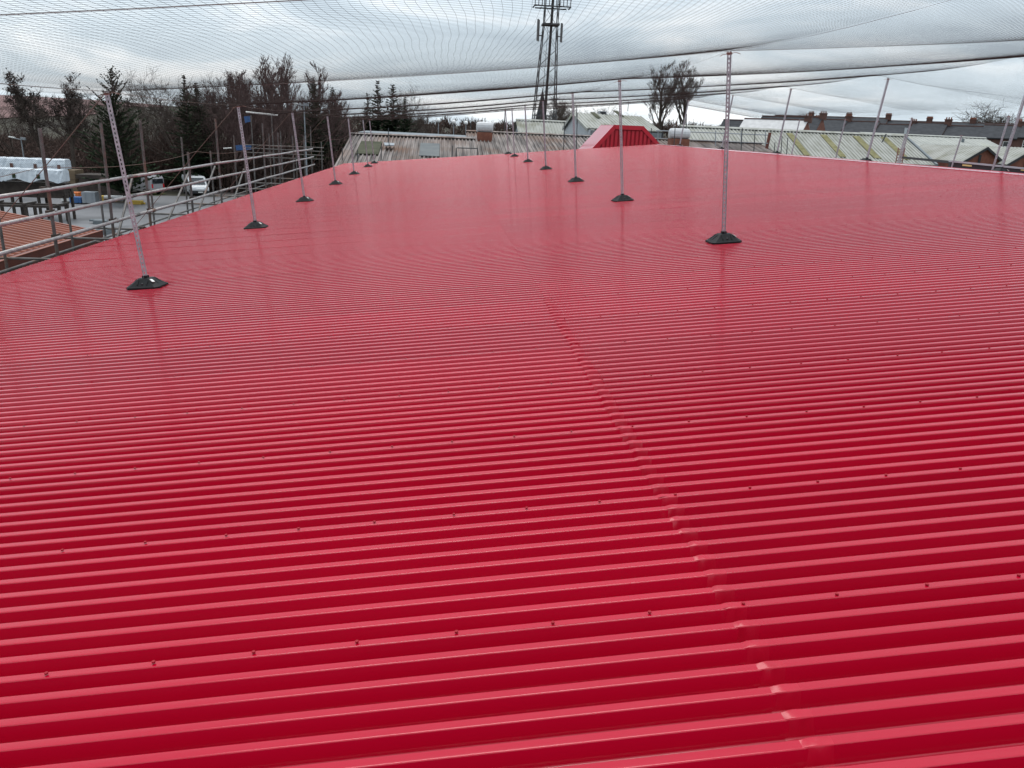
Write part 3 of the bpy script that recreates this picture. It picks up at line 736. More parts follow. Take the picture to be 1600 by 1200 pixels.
# right block
rl, rr = at(728, 207.5, 66), at(1030, 219, 66); zz = (rl.z + rr.z) / 2; rl.z = rr.z = zz
rr = rl + (rr - rl) * 1.55
t2, nm2, fr2, c2 = gable_shed('weathered_long_shed', 'weathered pinkish grey corrugated shed roof behind the red gable', rl, rr, 20, 3.4, 9, 84, 0.10, ASB, CLAD_D)
def roof_vent(px, py, depth, label, sc=1.0):
    p = at(px, py, depth)
    t = thing('roof_ventilator', label, 'roof vent', p, 'round roof ventilators on the grey shed')
    mb = MB()
    for q in range(1): mb.box(p.x - .58*sc, p.x + .58*sc, p.y - .5, p.y + .5, p.z - .55, p.z + .30)
    part('red_base', mb, BRICK, t)
    prof = [(0.0, 0), (0.05, .30), (.14, .40), (.25, .44), (.75, .46), (1.0, .44), (1.10, .38), (1.18, .26), (1.2, 0.0)]
    rr_ = []
    for s_, r in [(-0.66, .18), (-.64, .32), (-.56, .40), (-.3, .43), (.3, .43), (.56, .40), (.64, .32), (.66, .18)]:
        rr_.append([Vector((p.x + s_ * sc, p.y + .42 * r / .43 * math.cos(a), p.z + .66 + r * math.sin(a))) for a in [2*math.pi*i/14 for i in range(14)]])
    part('drum', MB().rings(rr_), SILVER, t, smooth=False)
    part('saddle', MB().box(p.x - .5*sc, p.x + .5*sc, p.y - .3, p.y + .3, p.z + .301, p.z + .36), CAR_D, t)
roof_vent(757, 213, 63, 'silver drum ventilator on a red base, left of the floodlight mast')
roof_vent(1060, 223, 62, 'silver drum ventilator on a red base, right of the red gable', 1.25)
# thin posts and ropes standing on the sheds
for i, (px, py, by, d) in enumerate([(559, 234, 256, 52), (535, 232, 256, 52), (607, 200, 228, 57), (596, 224, 252, 52), (707, 228, 250, 52), (736, 190, 210, 68), (789, 172, 215, 70), (758, 184, 205, 68),
                                     (882, 190, 236, 56), (902, 186, 234, 56), (1055, 198, 222, 60), (1073, 178, 224, 62), (1018, 200, 224, 62), (1160, 200, 232, 60), (1180, 203, 232, 60), (1211, 222, 240, 60), (1222, 213, 242, 58), (1231, 215, 240, 60)]):
    a, b = at(px, py, d), at(px - 1, by, d); zb = b.z - 0.6
    t = thing('handrail_post', '%s thin dark post from the left standing on the grey shed roofs' % ['first'] [0] if i == 0 else '%s thin dark post from the left standing on the grey shed roofs' % ORD[i], 'post', (b.x, b.y, zb), 'thin posts on the grey shed roofs')
    part('post', MB().tube((b.x, b.y, zb), a, .035, .03, n=6), STEEL_D, t)
    part('base', MB().box(b.x - .08, b.x + .08, b.y - .08, b.y + .08, zb - .05, zb + .03), STEEL_D, t)
# low frame on the shed roof
t = thing('roof_access_frame', 'low dark tubular frame on the grey shed roof', 'frame', at(727, 240, 52.5))
mb = MB(); mb.tube(at(714, 231, 52.5), at(746, 232, 52.5), .035, n=6); part('top_rail', mb, STEEL_D, t)
for px in (713, 746): part('leg', MB().tube(at(px, 231, 52.5), at(px, 250, 52.5), .03, n=6), STEEL_D, t)
t = thing('roof_crawl_board', 'small grey crawl board lying on the left grey shed roof', 'board', at(607, 227, 56))
part('board', MB().slab([at(600, 224, 56.2), at(616, 225, 56.2), at(616, 228, 55.2), at(601, 228, 55.2)], (0, 0, .06)), CLAD, t)
part('strap', MB().slab([at(607, 223.5, 56.3), at(608.5, 223.5, 56.3), at(609, 228, 55.1), at(607.5, 228, 55.1)], (0, 0, .08)), STEEL_D, t)
# fence rail on shed right of red gable
t = thing('roof_guard_fence', 'long thin guard fence on the grey shed roof right of the red gable', 'fence', at(1110, 222, 63))
part('rail', MB().tube(at(1025, 204, 63), at(1200, 211, 63), .04, n=6), CLAD, t)
part('rail', MB().tube(at(1025, 216, 63), at(1200, 224, 63), .03, n=6), CLAD, t)
for px in (1028, 1073, 1118, 1158, 1196): part('post', MB().tube(at(px, 204, 63), at(px, 228, 63), .035, n=6), CLAD, t)

# mossy pale roof left of the grey gable building
rl, rr = at(806, 188, 92), at(925, 193, 92); rl.z = rr.z = (rl.z + rr.z) / 2
gable_shed('mossy_low_shed', 'low shed with mossy pale ribbed roof behind the floodlight mast', rl, rr, 7, 2.6, 7, 26, 0.08, PALE, CLAD)
# grey gable building: ridge runs back to the right, gable end faces left-front
def grey_gable():
    apex = at(895, 176, 80); rr = at(1003, 181, 84)
    rr.z = apex.z
    eL = at(918, 200, 75); eR = at(1035, 206, 79); eL.z = eR.z = (eL.z + eR.z) / 2
    lE = at(880, 191, 84.5); lE.z = eL.z
    t = thing('grey_gable_shed', 'grey clad shed with mossy pale roof and two dark rooflights', 'building', (eL.x, eL.y, 0))
    mb, nm = ribbed(eL, eR, apex, rr, 22, 0.07); part('roof_sheeting', mb, PALE, t)
    mb, nb = ribbed(lE, lE + (rr - apex), apex, rr, 22, 0.07); part('roof_sheeting', mb, PALE, t)
    zf = 4.0
    ins = Vector((.15, .1, 0)); dn = Vector((0, 0, -.12))
    G = [Vector((lE.x, lE.y, zf)) + ins, Vector((eL.x, eL.y, zf)) + ins, eL + ins + dn, apex + ins + dn, lE + ins + dn]
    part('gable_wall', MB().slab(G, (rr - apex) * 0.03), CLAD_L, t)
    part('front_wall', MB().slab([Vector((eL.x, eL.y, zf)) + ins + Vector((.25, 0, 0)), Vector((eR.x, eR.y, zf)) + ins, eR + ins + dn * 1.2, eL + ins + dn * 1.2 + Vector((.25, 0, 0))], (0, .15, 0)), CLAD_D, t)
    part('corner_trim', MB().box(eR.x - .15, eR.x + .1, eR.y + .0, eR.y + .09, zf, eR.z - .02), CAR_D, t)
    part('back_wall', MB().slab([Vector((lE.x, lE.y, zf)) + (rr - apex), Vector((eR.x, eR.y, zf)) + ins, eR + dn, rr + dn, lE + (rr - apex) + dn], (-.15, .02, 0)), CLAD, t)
    v = (eL - lE)
    part('verge_trim', MB().slab([apex, eL, eL + Vector((0, 0, -.28)), apex + Vector((0, 0, -.28))], (-.09, -.05, 0)), PALE2, t)
    part('verge_trim', MB().slab([apex, lE, lE + Vector((0, 0, -.28)), apex + Vector((0, 0, -.28))], (-.09, -.05, 0)), PALE2, t)
    part('wall_vent', MB().slab([G[0].lerp(G[1], .18) + Vector((-.06, -.06, 3.6)), G[0].lerp(G[1], .5) + Vector((-.06, -.06, 3.6)), G[0].lerp(G[1], .5) + Vector((-.06, -.06, 3.85)), G[0].lerp(G[1], .18) + Vector((-.06, -.06, 3.85))], (.05, .03, 0)), CAR_D, t)
    c = (apex, rr, eL, eR)
    for a, b in (((927.5, 180), (950, 191)), ((968, 181.5), (991, 192.5))):
        u0, v0 = uv_of(c, nm, *a); u1, v1 = uv_of(c, nm, *b)
        rooflight(t, c, nm, u0, u0 + (u1 - u0) * .52 + .05, v0, v1, DARKLIGHT, h=.12)
    u0, v0 = uv_of(c, nm, 951, 183); p = on_slope(c, u0, v0, nm)
    part('ridge_vent', MB().box(p.x - .35, p.x + .35, p.y - .35, p.y + .35, p.z - .3, p.z + .22), CLAD, t)
    part('vent_louvre', MB().box(p.x - .28, p.x + .28, p.y - .40, p.y - .352, p.z - .1, p.z + .16), CAR_D, t)
    for px, py in ((908, 178), (920, 190), (997, 178)):
        u, v = uv_of(c, nm, px, py + 6); p = on_slope(c, u, v, nm); part('flue', MB().tube(p, p + Vector((0, 0, 1.0)), .035, n=6), STEEL_D, t)
grey_gable()

# pale ribbed shed with olive rooflights, right
rl, rr = at(1215, 205, 70), at(1412, 213, 70); rl.z = rr.z = (rl.z + rr.z) / 2
rl = rr + (rl - rr) * 1.75
t, nm, fr, c = gable_shed('olive_striped_shed', 'pale ribbed shed roof with olive rooflight strips behind the ridge', rl, rr, 5.6, 2.3, 6, 64, 0.085, PALE, RED_WALL, 4.0)
for a, b, w in (((1231, 213), (1257, 232), 9), ((1283, 214), (1316, 240), 9.5), ((1334, 216), (1372, 243), 10), ((1378, 218), (1405, 238), 9)):
    u0, v0 = uv_of(c, nm, *a); u1, v1 = uv_of(c, nm, *b); du = w / 197.0 / 1.75
    rooflight(t, c, nm, u0, u0 + du, .10, .86, OLIVE, 'rooflight', .105)
part('verge_trim', MB().slab([c[1] + Vector((0, 0, .15)), c[3] + Vector((0, 0, .15)), c[3] + Vector((0, 0, -.35)), c[1] + Vector((0, 0, -.35))], (.22, .02, 0)), CLAD_D, t)
part('finial', MB().tube(c[1] + Vector((.1, 0, .1)), c[1] + Vector((.1, 0, .75)), .09, .13, n=8), CLAD_L, t)
u, v = uv_of(c, nm, 1378, 223); p = on_slope(c, u, v, nm); part('flue', MB().tube(p, p + Vector((.25, 0, .75)), .06, n=6), STEEL_D, t)
p = at(1197, 232, 64); zb = on_slope(c2, 0.9, 0.1, nm2).z
t = thing('red_flue', 'thick dark red flue pipe left of the olive striped shed', 'flue', (p.x, p.y, p.z - .4))
part('pipe', MB().tube((p.x, p.y, p.z - .5), (p.x + .15, p.y, at(1198, 207, 64).z), .13, n=10), BROWN_TRIM, t)
part('collar', MB().tube((p.x, p.y, p.z - .42), (p.x, p.y, p.z - .25), .24, n=10), CLAD, t)
# ladder against that shed
t = thing('ladder', 'short rust-red ladder leaning on the pale shed roof edge', 'ladder', at(1405, 262, 62))
for px in (1398, 1408): part('stile', MB().tube(at(px, 262, 62), at(px + 6, 231, 63), .045, n=6), BROWN_TRIM, t)
for k in range(7):
    f = k / 6; part('rung', MB().tube(at(1398 + 6*f, 260 - 27*f, 62 + f), at(1408 + 6*f, 260 - 27*f, 62 + f), .03, n=6), BROWN_TRIM, t)
# pale shed further right with grey wall
rl, rr = at(1400, 211.5, 88), at(1540, 216, 88); rl.z = rr.z = (rl.z + rr.z) / 2
rl = rr + (rl - rr) * 1.4
t, nm, fr, c = gable_shed('pale_grey_walled_shed', 'pale flat-looking shed roof over a blue-grey wall on the right', rl, rr, 6.5, 1.75, 6.5, 30, 0.05, PALE2, CLAD, 4.0)
for px in (1491, 1502): part('wall_lamp', MB().box(at(px, 240, 80.5).x - .35, at(px, 240, 80.5).x + .35, 81.2, 81.45, at(px, 240, 80.5).z - .12, at(px, 240, 80.5).z + .12), WHITE, t)
u, v = uv_of(c, nm, 1504, 222); p = on_slope(c, u, v, nm); part('roof_cowl', MB().tube(p, p + Vector((0, 0, .35)), .16, n=8), CLAD_D, t)
# brick gables facing the camera
def brick_gable(px_l, px_a, px_r, y_l, y_a, y_r, depth, label):
    L, A, R_ = at(px_l, y_l, depth), at(px_a, y_a, depth), at(px_r, y_r, depth)
    zl = (L.z + R_.z) / 2; L.z = R_.z = zl; A.x = (L.x + R_.x) / 2 + .0
    t = thing('brick_gable_shed', label, 'building', (A.x, depth, 4.0), 'brick gabled sheds on the right')
    D = Vector((2.5, 13, 0))
    part('gable_wall', MB().slab([(L.x + .15, depth, 4.0), (R_.x - .15, depth, 4.0), R_ + Vector((-.15, 0, -.05)), A + Vector((0, 0, -.1)), L + Vector((.15, 0, -.05))], (0, .25, 0)), BRICK, t)
    part('side_wall', MB().slab([(L.x + .15, depth + .26, 4), (L.x + .35, depth + .26, 4), (L.x + .35, depth + .26, zl - .12), (L.x + .15, depth + .26, zl - .12)], (2.4, 12.6, 0)), BRICK, t)
    part('side_wall', MB().slab([(R_.x - .35, depth + .26, 4), (R_.x - .15, depth + .26, 4), (R_.x - .15, depth + .26, zl - .12), (R_.x - .35, depth + .26, zl - .12)], (2.4, 12.6, 0)), BRICK, t)
    o = Vector((0, -.18, 0))
    for E in (L, R_):
        mb, nm = ribbed(E + o, E + D, A + o, A + D, 24, .05); mb2 = mb
        v = [(p[0], p[1], p[2]) for p in mb.v]
        part('roof_sheeting', mb, PALE, t)
        part('verge_board', MB().slab([E + o * 1.2, A + o * 1.2, A + o * 1.2 + Vector((0, 0, -.22)), E + o * 1.2 + Vector((0, 0, -.22))], (0, -.06, 0)), CAR_D, t)
    part('louvre', MB().box(A.x - .45, A.x - .25, depth - .05, depth - .003, A.z - 1.6, A.z - .65), CAR_D, t)
brick_gable(1499, 1534, 1571, 255, 229, 255, 63, 'brown brick gable with narrow slot at right, left of its neighbour')
brick_gable(1570, 1607, 1645, 257, 231, 260, 61.5, 'brown brick gable cut off by the right picture edge')
# dark canopy and panels with their yellow light painted as colour
def canopy():
    a, b = at(1486, 250.5, 44), at(1640, 265.5, 40)
    t = thing('dark_canopy', 'black canopy with white edge and panels painted as yellow lights behind the ridge', 'canopy', ((a.x + b.x) / 2, (a.y + b.y) / 2, 4.5))
    part('edge_trim', MB().slab([a, b, b + Vector((0, 0, -.10)), a + Vector((0, 0, -.10))], (.1, .35, 0)), CLAD_L, t)
    part('fascia', MB().slab([a + Vector((.05, .06, -.101)), b + Vector((.05, .06, -.101)), b + Vector((.05, .06, -1.6)), a + Vector((.05, .06, -1.6))], (.08, .3, 0)), DARK, t)
    part('roof_deck', MB().slab([a + Vector((.2, .4, -.03)), b + Vector((.2, .4, -.03)), b + Vector((4, 12, -.03)), a + Vector((4, 12, -.03))], (0, 0, -.15)), DARK, t)
    part('wall', MB().slab([a + Vector((.5, 1, -1.62)), b + Vector((.5, 1, -1.62)), Vector((b.x + .5, b.y + 1, 2)), Vector((a.x + .5, a.y + 1, 2))], (1, 6, 0)), CLAD_D, t)
    for px, py in ((1511, 258.5), (1571, 263.5), (1603, 266)):
        s = (px - 1486) / (1640 - 1486); p = a.lerp(b, s * 1.0) ; d = (b - a).normalized()
        dep = p.y; q = at(px, py, dep - .02)
        part('painted_light_panel', MB().slab([q - d * .25 + Vector((0, 0, .045)), q + d * .25 + Vector((0, 0, .045)), q + d * .25 + Vector((0, 0, -.045)), q - d * .25 + Vector((0, 0, -.045))], (.02, .07, 0)), YGLOW, t)
canopy()

# ------------------------------------------------------------------ terraced houses
def chimney(mb_parent, x, y, z, h, w, pots, t):
    ch = part('chimney', MB().box(x - w/2, x + w/2, y - .35, y + .35, z, z + h).box(x - w/2 - .06, x + w/2 + .06, y - .41, y + .41, z + h + .001, z + h + .14), BRICK_D, t, world=False)
    for i in range(pots):
        px = x - w/2 + w * (i + .5) / pots
        part('chimney_pot', MB().tube((px, y, z + h + .13), (px, y, z + h + .42),   .10, .08, n=8), POT, ch, world=False)
def house(loc, rz, w, dep, zeave, rise, label, group, wins=2, roof_m=SLATE, wall_m=BRICK_D, z0=0.0, pots=4, chim=True):
    t = thing('terraced_house', label, 'house', loc, group, rz)
    lw = lambda n, mb, m, p=t: part(n, mb, m, p, world=False)
    lw('wall', MB().slab([(0, 0, z0), (0, dep, z0), (0, dep, zeave), (0, dep/2, zeave + rise - .1), (0, 0, zeave)], (w, 0, 0)), wall_m)
    o = .25
    rf = lw('roof', MB().rings([[(x, -o, zeave - o*rise/(dep/2) + .04), (x, dep/2, zeave + rise + .04), (x, dep + o, zeave - o*rise/(dep/2) + .04), (x, dep + o, zeave - o*rise/(dep/2) - .06), (x, dep/2, zeave + rise - .06), (x, -o, zeave - o*rise/(dep/2) - .06)] for x in (0.01, w - .01)]), roof_m)
    part('ridge_tiles', MB().box(.02, w - .02, dep/2 - .12, dep/2 + .12, zeave + rise + .0, zeave + rise + .13), BRICK_D, rf, world=False)
    lw('gutter', MB().box(.01, w - .01, -.36, -.262, zeave - .12, zeave + .0), CAR_D)
    for r in range(2):
        for i in range(wins):
            cx = w * (i + .5) / wins; zb = zeave - 1.75 - r * 2.7
            wn = lw('window', MB().box(cx - .42, cx + .42, -.03, -.002, zb, zb + 1.35).box(cx - .50, cx + .50, -.10, -.002, zb - .12, zb - .003), FRAMEW)
            for zz_ in (zb + .06, zb + .70): part('pane', MB().box(cx - .35, cx + .35, -.04, -.031, zz_, zz_ + .58), GLASS, wn, world=False)
    if chim: chimney(None, w - .02, dep/2, zeave + rise - .35, 0.85, 0.95, pots, t)
    return t
A0 = Vector((54.5, 127, 0)); A1 = Vector((79.5, 105.5, 0)); d = (A1 - A0); Lr = d.length; rz = math.atan2(d.y, d.x); d.normalize()
nH = 7; wH = Lr / nH
for i in range(nH + 2):
    p = A0 + d * wH * i; gz = 4.05 + (0, .22, .05, -.25, .1, -.2, .05, .25, -.1)[i]
    house((p.x, p.y, gz), rz, wH, 8.0, 5.75, 1.75, '%s slate-roofed terrace house from the left, behind the pale sheds' % (ORD[i] if i else 'first'), 'front terrace of slate-roofed houses', pots=[3, 4, 2, 4, 3, 4, 2, 3, 4][i], chim=(i not in (2, 5)))
B0 = Vector((62, 150, 0)); B1 = Vector((100, 122, 0)); d = (B1 - B0); Lr = d.length; rz2 = math.atan2(d.y, d.x); d.normalize()
for i in range(8):
    p = B0 + d * (Lr / 7) * i
    house((p.x, p.y, 5.0), rz2, Lr / 7, 8.5, 5.9, 2.0 if i < 3 else 1.6, '%s chimneyed house from the left in the rear terrace on the skyline' % (ORD[i] if i else 'first'), 'rear terrace on the skyline', pots=[4, 4, 5, 6, 6, 4, 5, 3][i], wall_m=BRICK)
# brick houses with slate roofs, one of them pale, near the big bare trees
for i, (px, dep, w, ang, zt) in enumerate([(1118, 122, 6.0, -36, 186), (1148, 112, 6.5, -38, 184), (1176, 118, 6, -40, 180)]):
    p = at(px, 205, dep); zr = at(px, zt, dep).z
    house((p.x, p.y, 4.0), math.radians(ang), 9, w * 1.15, zr - 4.0 - 2.4, 2.4, ['small brick house with grey wet roof right of the bare trees', 'brick house with pale roof beside the tallest net post', 'brick house with dark gable left of the slate terrace'][i], 'brick houses right of the bare trees', roof_m=(SLATE, SLATE_L, SLATE)[i], wall_m=BRICK, pots=3)

# ------------------------------------------------------------------ floodlight mast
def mast():
    base = at(848, 214, 100); cx, cy = base.x, base.y; z0 = ground_z(cx, cy)
    t = thing('floodlight_mast', 'tall dark lattice floodlight mast with phone antennas', 'mast', (cx, cy, z0))
    ztop = at(858, -30, 100).z; zk = at(858, 38, 100).z
    def half(z): 
        zr = 7.5
        return 1.45 + (0.80 - 1.45) * (z - zr) / (zk - zr) if z < zk else 0.80
    def cen(z): return cx + 0.02 * (z - 7.5)
    corners = [(-1, -1), (1, -1), (1, 1), (-1, 1)]
    P = lambda k, z: Vector((cen(z) + corners[k][0] * half(z), cy + corners[k][1] * half(z) * .8, z))
    for k in range(4):
        part('leg', MB().tube(P(k, z0), P(k, zk), .075, .06, n=6).tube(P(k, zk), P(k, ztop), .06, n=6), STEEL_D, t)
    z = z0 + .5; k = 0
    levels = []
    while z < zk - 1: levels.append(z); z += 1.9 + 0.0 * k
    levels.append(zk)
    mb = MB()
    for a, b in zip(levels[:-1], levels[1:]):
        for k in range(4):
            k2 = (k + 1) % 4
            part('brace', MB().tube(P(k, a), P(k2, b), .025, n=4), STEEL_D, t); part('brace', MB().tube(P(k2, a), P(k, b), .025, n=4), STEEL_D, t)
        if int(a) % 2 == 0:
            for k in range(4): part('strut', MB().tube(P(k, a), P((k + 1) % 4, a), .04, n=4), STEEL_D, t)
    part('cable_run', MB().tube((cen(z0) + .1, cy, z0), (cen(ztop) + .1, cy, ztop), .16, n=8), CAR_D, t)
    part('ladder', MB().tube((cen(z0) - .55, cy - .3, z0), (cen(zk) - .3, cy - .3, zk), .03, n=4).tube((cen(z0) - .25, cy - .3, z0), (cen(zk), cy - .3, zk), .03, n=4), STEEL_D, t)
    part('platform', MB().box(cen(zk) - 1.0, cen(zk) + 1.0, cy - .9, cy + .9, zk - .15, zk + .05), STEEL_D, t)
    for k in range(4):
        part('brace', MB().tube(P(k, zk), P((k + 1) % 4, zk + 2.2), .035, n=4), STEEL_D, t)
    # antennas
    zt_, zb_ = at(843, 36, 100).z, at(843, 64, 100).z
    for dx, dyy in ((-1.55, -.3), (-1.35, .35), (1.30, -.2), (1.45, .3)):
        part('antenna', MB().box(cen(zt_) + dx - .09, cen(zt_) + dx + .09, cy + dyy - .12, cy + dyy + .12, zb_, zt_ + (.4 if dx < 0 else .1)), ANT, t)
        part('antenna_arm', MB().tube((cen(zt_) + dx, cy + dyy, zb_ + .6), (cen(zt_) + dx * .55, cy + dyy, zb_ + .6), .04, n=5), STEEL_D, t)
    # floodlight head frame
    zf = at(858, 11, 100).z
    part('head_frame', MB().box(cen(zf) - 2.15, cen(zf) + 2.15, cy - 1.1, cy - 1.0, zf - .1, zf + .04).box(cen(zf) - 1.9, cen(zf) + 1.9, cy + .9, cy + 1.0, zf - .1, zf + .04), STEEL_D, t)
    for x in (-2.15, 2.15): part('head_frame', MB().box(cen(zf) + x - .05, cen(zf) + x + .05, cy - .99, cy + .89, zf - .1, zf + .03), STEEL_D, t)
    for i in range(11):
        x = -2.1 + 4.2 * i / 10
        part('head_post', MB().tube((cen(zf) + x, cy - 1.05, zf), (cen(zf) + x, cy - 1.05, zf + 2.6), .05, n=5), STEEL_D, t)
    for zz_ in (zf + .75, zf + 1.6):
        part('head_rail', MB().box(cen(zf) - 2.15, cen(zf) + 2.15, cy - 1.12, cy - 1.06, zz_ - .05, zz_ + .05), STEEL_D, t)
    for i in range(6):
        x = -1.8 + 3.6 * i / 5; p = Vector((cen(zf) + x, cy - 1.15, zf + 1.15))
        part('floodlight', MB().rings([[p + Vector((math.cos(a)*.20, 0.05, math.sin(a)*.20)) for a in [k*math.pi/5 for k in range(10)]], [p + Vector((math.cos(a)*.27, -.28, math.sin(a)*.27 - .06)) for a in [k*math.pi/5 for k in range(10)]]]), ANT, t)
mast()
# church spire behind the mast
p = at(846, 180, 240); zt = at(846, 137, 240).z; gz = ground_z(p.x, p.y)
t = thing('church_spire', 'small dark pointed spire seen through the floodlight mast', 'spire', (p.x, p.y, gz))
part('tower', MB().box(p.x - 1.5, p.x + 1.5, p.y - 1.5, p.y + 1.5, gz, zt - 9), BRICK_D, t)
sp = [Vector((p.x + i * 1.6, p.y + j * 1.6, zt - 9)) for i, j in ((-1, -1), (1, -1), (1, 1), (-1, 1))]
part('spire', MB().add(sp + [Vector((p.x, p.y, zt))], [(0, 1, 4), (1, 2, 4), (2, 3, 4), (3, 0, 4), (3, 2, 1, 0)]), SLATE, t)

# ------------------------------------------------------------------ trees
def segs_to_mesh(segs, name, m):
    V = []; Fq = []; nv = 0
    for p, q, r0, r1 in segs:
        n = 5 if r0 > .06 else 3
        d = (q - p)
        if d.length < 1e-5: continue
        d.normalize(); a = d.orthogonal().normalized(); b = d.cross(a)
        for c, r in ((p, r0), (q, r1)):
            for i in range(n):
                t = 2 * math.pi * i / n; V.append(tuple(c + a * math.cos(t) * r + b * math.sin(t) * r))
        for i in range(n):
            j = (i + 1) % n; Fq.append((nv + i, nv + j, nv + n + j, nv + n + i))
        nv += 2 * n
    me = bpy.data.meshes.new(name); me.from_pydata(V, [], Fq); me.update(); me.materials.append(m); return me
def grow_tree(seed, H, style):
    r = random.Random(seed); trunk = []; crown = []
    S = dict(oak=dict(up=.16, ang=(.55, 1.05), n=(4, 5), ratio=.64, trunk=.34, lv=5, tw=.011),
             tall=dict(up=.55, ang=(.45, .85), n=(4, 5), ratio=.56, trunk=.42, lv=5, tw=.010),
             birch=dict(up=.42, ang=(.3, .65), n=(4, 6), ratio=.55, trunk=.80, lv=4, tw=.013),
             dome=dict(up=.10, ang=(.5, 1.1), n=(5, 6), ratio=.70, trunk=.25, lv=5, tw=.018))[style]
    def rnd(): return Vector((r.gauss(0, 1), r.gauss(0, 1), r.gauss(0, 1)))
    def branch(p, d, L, rad, lv):
        nseg = 5 if lv == 0 else (4 if lv < 3 else 3 if lv == 3 else 2)
        pts = [p]; rads = [rad]
        for i in range(nseg):
            d = (d + rnd() * (0.06 if lv == 0 else 0.13) + Vector((0, 0, S['up'] * (0.35 if lv else 0.1)))).normalized()
            q = pts[-1] + d * (L / nseg); f = (i + 1) / nseg
            r1 = max(S['tw'] * .7, rad * (1 - f * (.55 if lv < 2 else .75)))
            (trunk if lv < 1 else crown).append((pts[-1], q, rads[-1], r1)); pts.append(q); rads.append(r1)
        if lv >= S['lv']: return
        nb = r.randint(*S['n']) + ((8 if style == 'tall' else 4) if lv == 0 else 0) + (5 if lv == 0 and style == 'birch' else 0)
        for k in range(nb):
            f = (0.30 + .7 * (k + r.random()) / nb) if lv else ((0.45 if style != 'birch' else .22) + (.55 if style != 'birch' else .76) * (k + r.random()) / nb)
            f = min(f, .999); i = min(int(f * nseg), nseg - 1); t_ = f * nseg - i
            base = pts[i].lerp(pts[i+1], t_); dd = (pts[i+1] - pts[i]).normalized()
            ax = dd.cross(rnd()).normalized(); a = r.uniform(*S['ang']) * (1 if lv else 1.05)
            nd = Matrix.Rotation(a, 3, ax) @ dd
            if nd.z < -.15: nd.z *= -.3; nd.normalize()
            ll = L * S['ratio'] * r.uniform(.7, 1.15) * ((1.2 - .55 * f) if lv == 0 else 1)
            if style == 'birch' and lv == 0: ll = L * .34 * (1.15 - .75 * f) * r.uniform(.8, 1.2)
            if style in ('oak', 'dome') and lv == 0: ll = H * .42 * r.uniform(.8, 1.1)
            if style == 'tall' and lv == 0: ll = H * .27 * (1.2 - .5 * f) * r.uniform(.7, 1.2)
            branch(base, nd, ll, max(S['tw'], rads[i] * r.uniform(.42, .62)), lv + 1)
    branch(Vector((0, 0, 0)), Vector((r.gauss(0, .03), r.gauss(0, .03), 1)).normalized(), H * S['trunk'] if style != 'tall' else H * .86, H * (.022 if style != 'birch' else .012), 0)
    return trunk, crown
def tree_proto(seed, style, m, leaf=0):
    tr, cr_ = grow_tree(seed, 10.0, style)
    top = max(q.z for _, q, _, _ in cr_); k = 10.0 / top
    tr = [(p*k, q*k, a, b) for p, q, a, b in tr]; cr_ = [(p*k, q*k, a, b) for p, q, a, b in cr_]
    cm = segs_to_mesh(cr_, 'crown', m); lm = None
    if leaf:
        r = random.Random(seed + 5); mb = MB(); tips = [q for p, q, a, b in cr_ if a < .03 and q.z > 3]
        for q in r.sample(tips, min(len(tips), leaf)):
            for _ in range(2):
                c = q + Vector((r.gauss(0, .14), r.gauss(0, .14), r.gauss(0, .09))); u = Vector((r.gauss(0, 1), r.gauss(0, 1), r.gauss(0, .5))).normalized() * .11; w = u.orthogonal().normalized() * .055
                mb.add([c - u, c + w, c + u, c - w], [(0, 1, 2, 3)])
        lm = mb.mesh('dead_leaves', NEEDLE_D)
    return (segs_to_mesh(tr, 'trunk', m), cm, lm)
PROTO = {'oak': [tree_proto(s, 'oak', BARK) for s in (11, 12)], 'tall': [tree_proto(s, 'tall', BARK) for s in (21, 22, 23)],
         'birch': [tree_proto(s, 'birch', BARK_R) for s in (31, 32, 33)], 'dome': [tree_proto(41, 'dome', BARK)],
         'leafy': [tree_proto(s, 'tall', BARK, 620) for s in (51, 52)]}
def conifer_proto(seed, fat):
    r = random.Random(seed); mb = MB(); H = 10.0
    mb2 = MB().tube((0, 0, 0), (0, 0, H * .97), .14, .02, n=6)
    z = 0.9
    while z < H:
        f = z / H; L = fat * (1 - f) ** (0.85 if fat < 2.6 else 0.6) * r.uniform(.75, 1.15) + .12
        nb = 7 if f < .8 else 5
        for k in range(nb):
            a = r.random() * 2 * math.pi; el = 0.15 + .55 * f + r.gauss(0, .12) if fat < 2.6 else .45 + .4 * f + r.gauss(0, .15)
            d = Vector((math.cos(a) * math.cos(el), math.sin(a) * math.cos(el), math.sin(el)))
            ll = L * r.choice((.45, .7, .85, 1.0, 1.25)) * r.uniform(.8, 1.1); n = max(2, int(ll / .20))
            for i in range(n):
                t_ = (i + .7) / n; c = Vector((0, 0, z)) + d * ll * t_ + Vector((0, 0, -.10 * ll * t_ * t_))
                s = .36 * (1.1 - .45 * t_) * (.42 + .58 * (1 - f))
                for _ in range(2):
                    u = (d + Vector((r.gauss(0, .5), r.gauss(0, .5), r.gauss(0, .35)))).normalized() * s; w = u.cross(Vector((r.gauss(0, .6), r.gauss(0, .6), 1))).normalized() * s * .42
                    mb.add([c - u * .6, c + w, c + u, c - w], [(0, 1, 2, 3)])
        z += r.uniform(.15, .24)
    return (mb2.mesh('trunk', BARK), mb.mesh('crown', NEEDLE), None)
PROTO['fir'] = [conifer_proto(s, f) for s, f in ((61, 2.2), (62, 2.5), (63, 1.9))]
PROTO['pine'] = [conifer_proto(71, 3.6)]
tree_rng = random.Random(19)
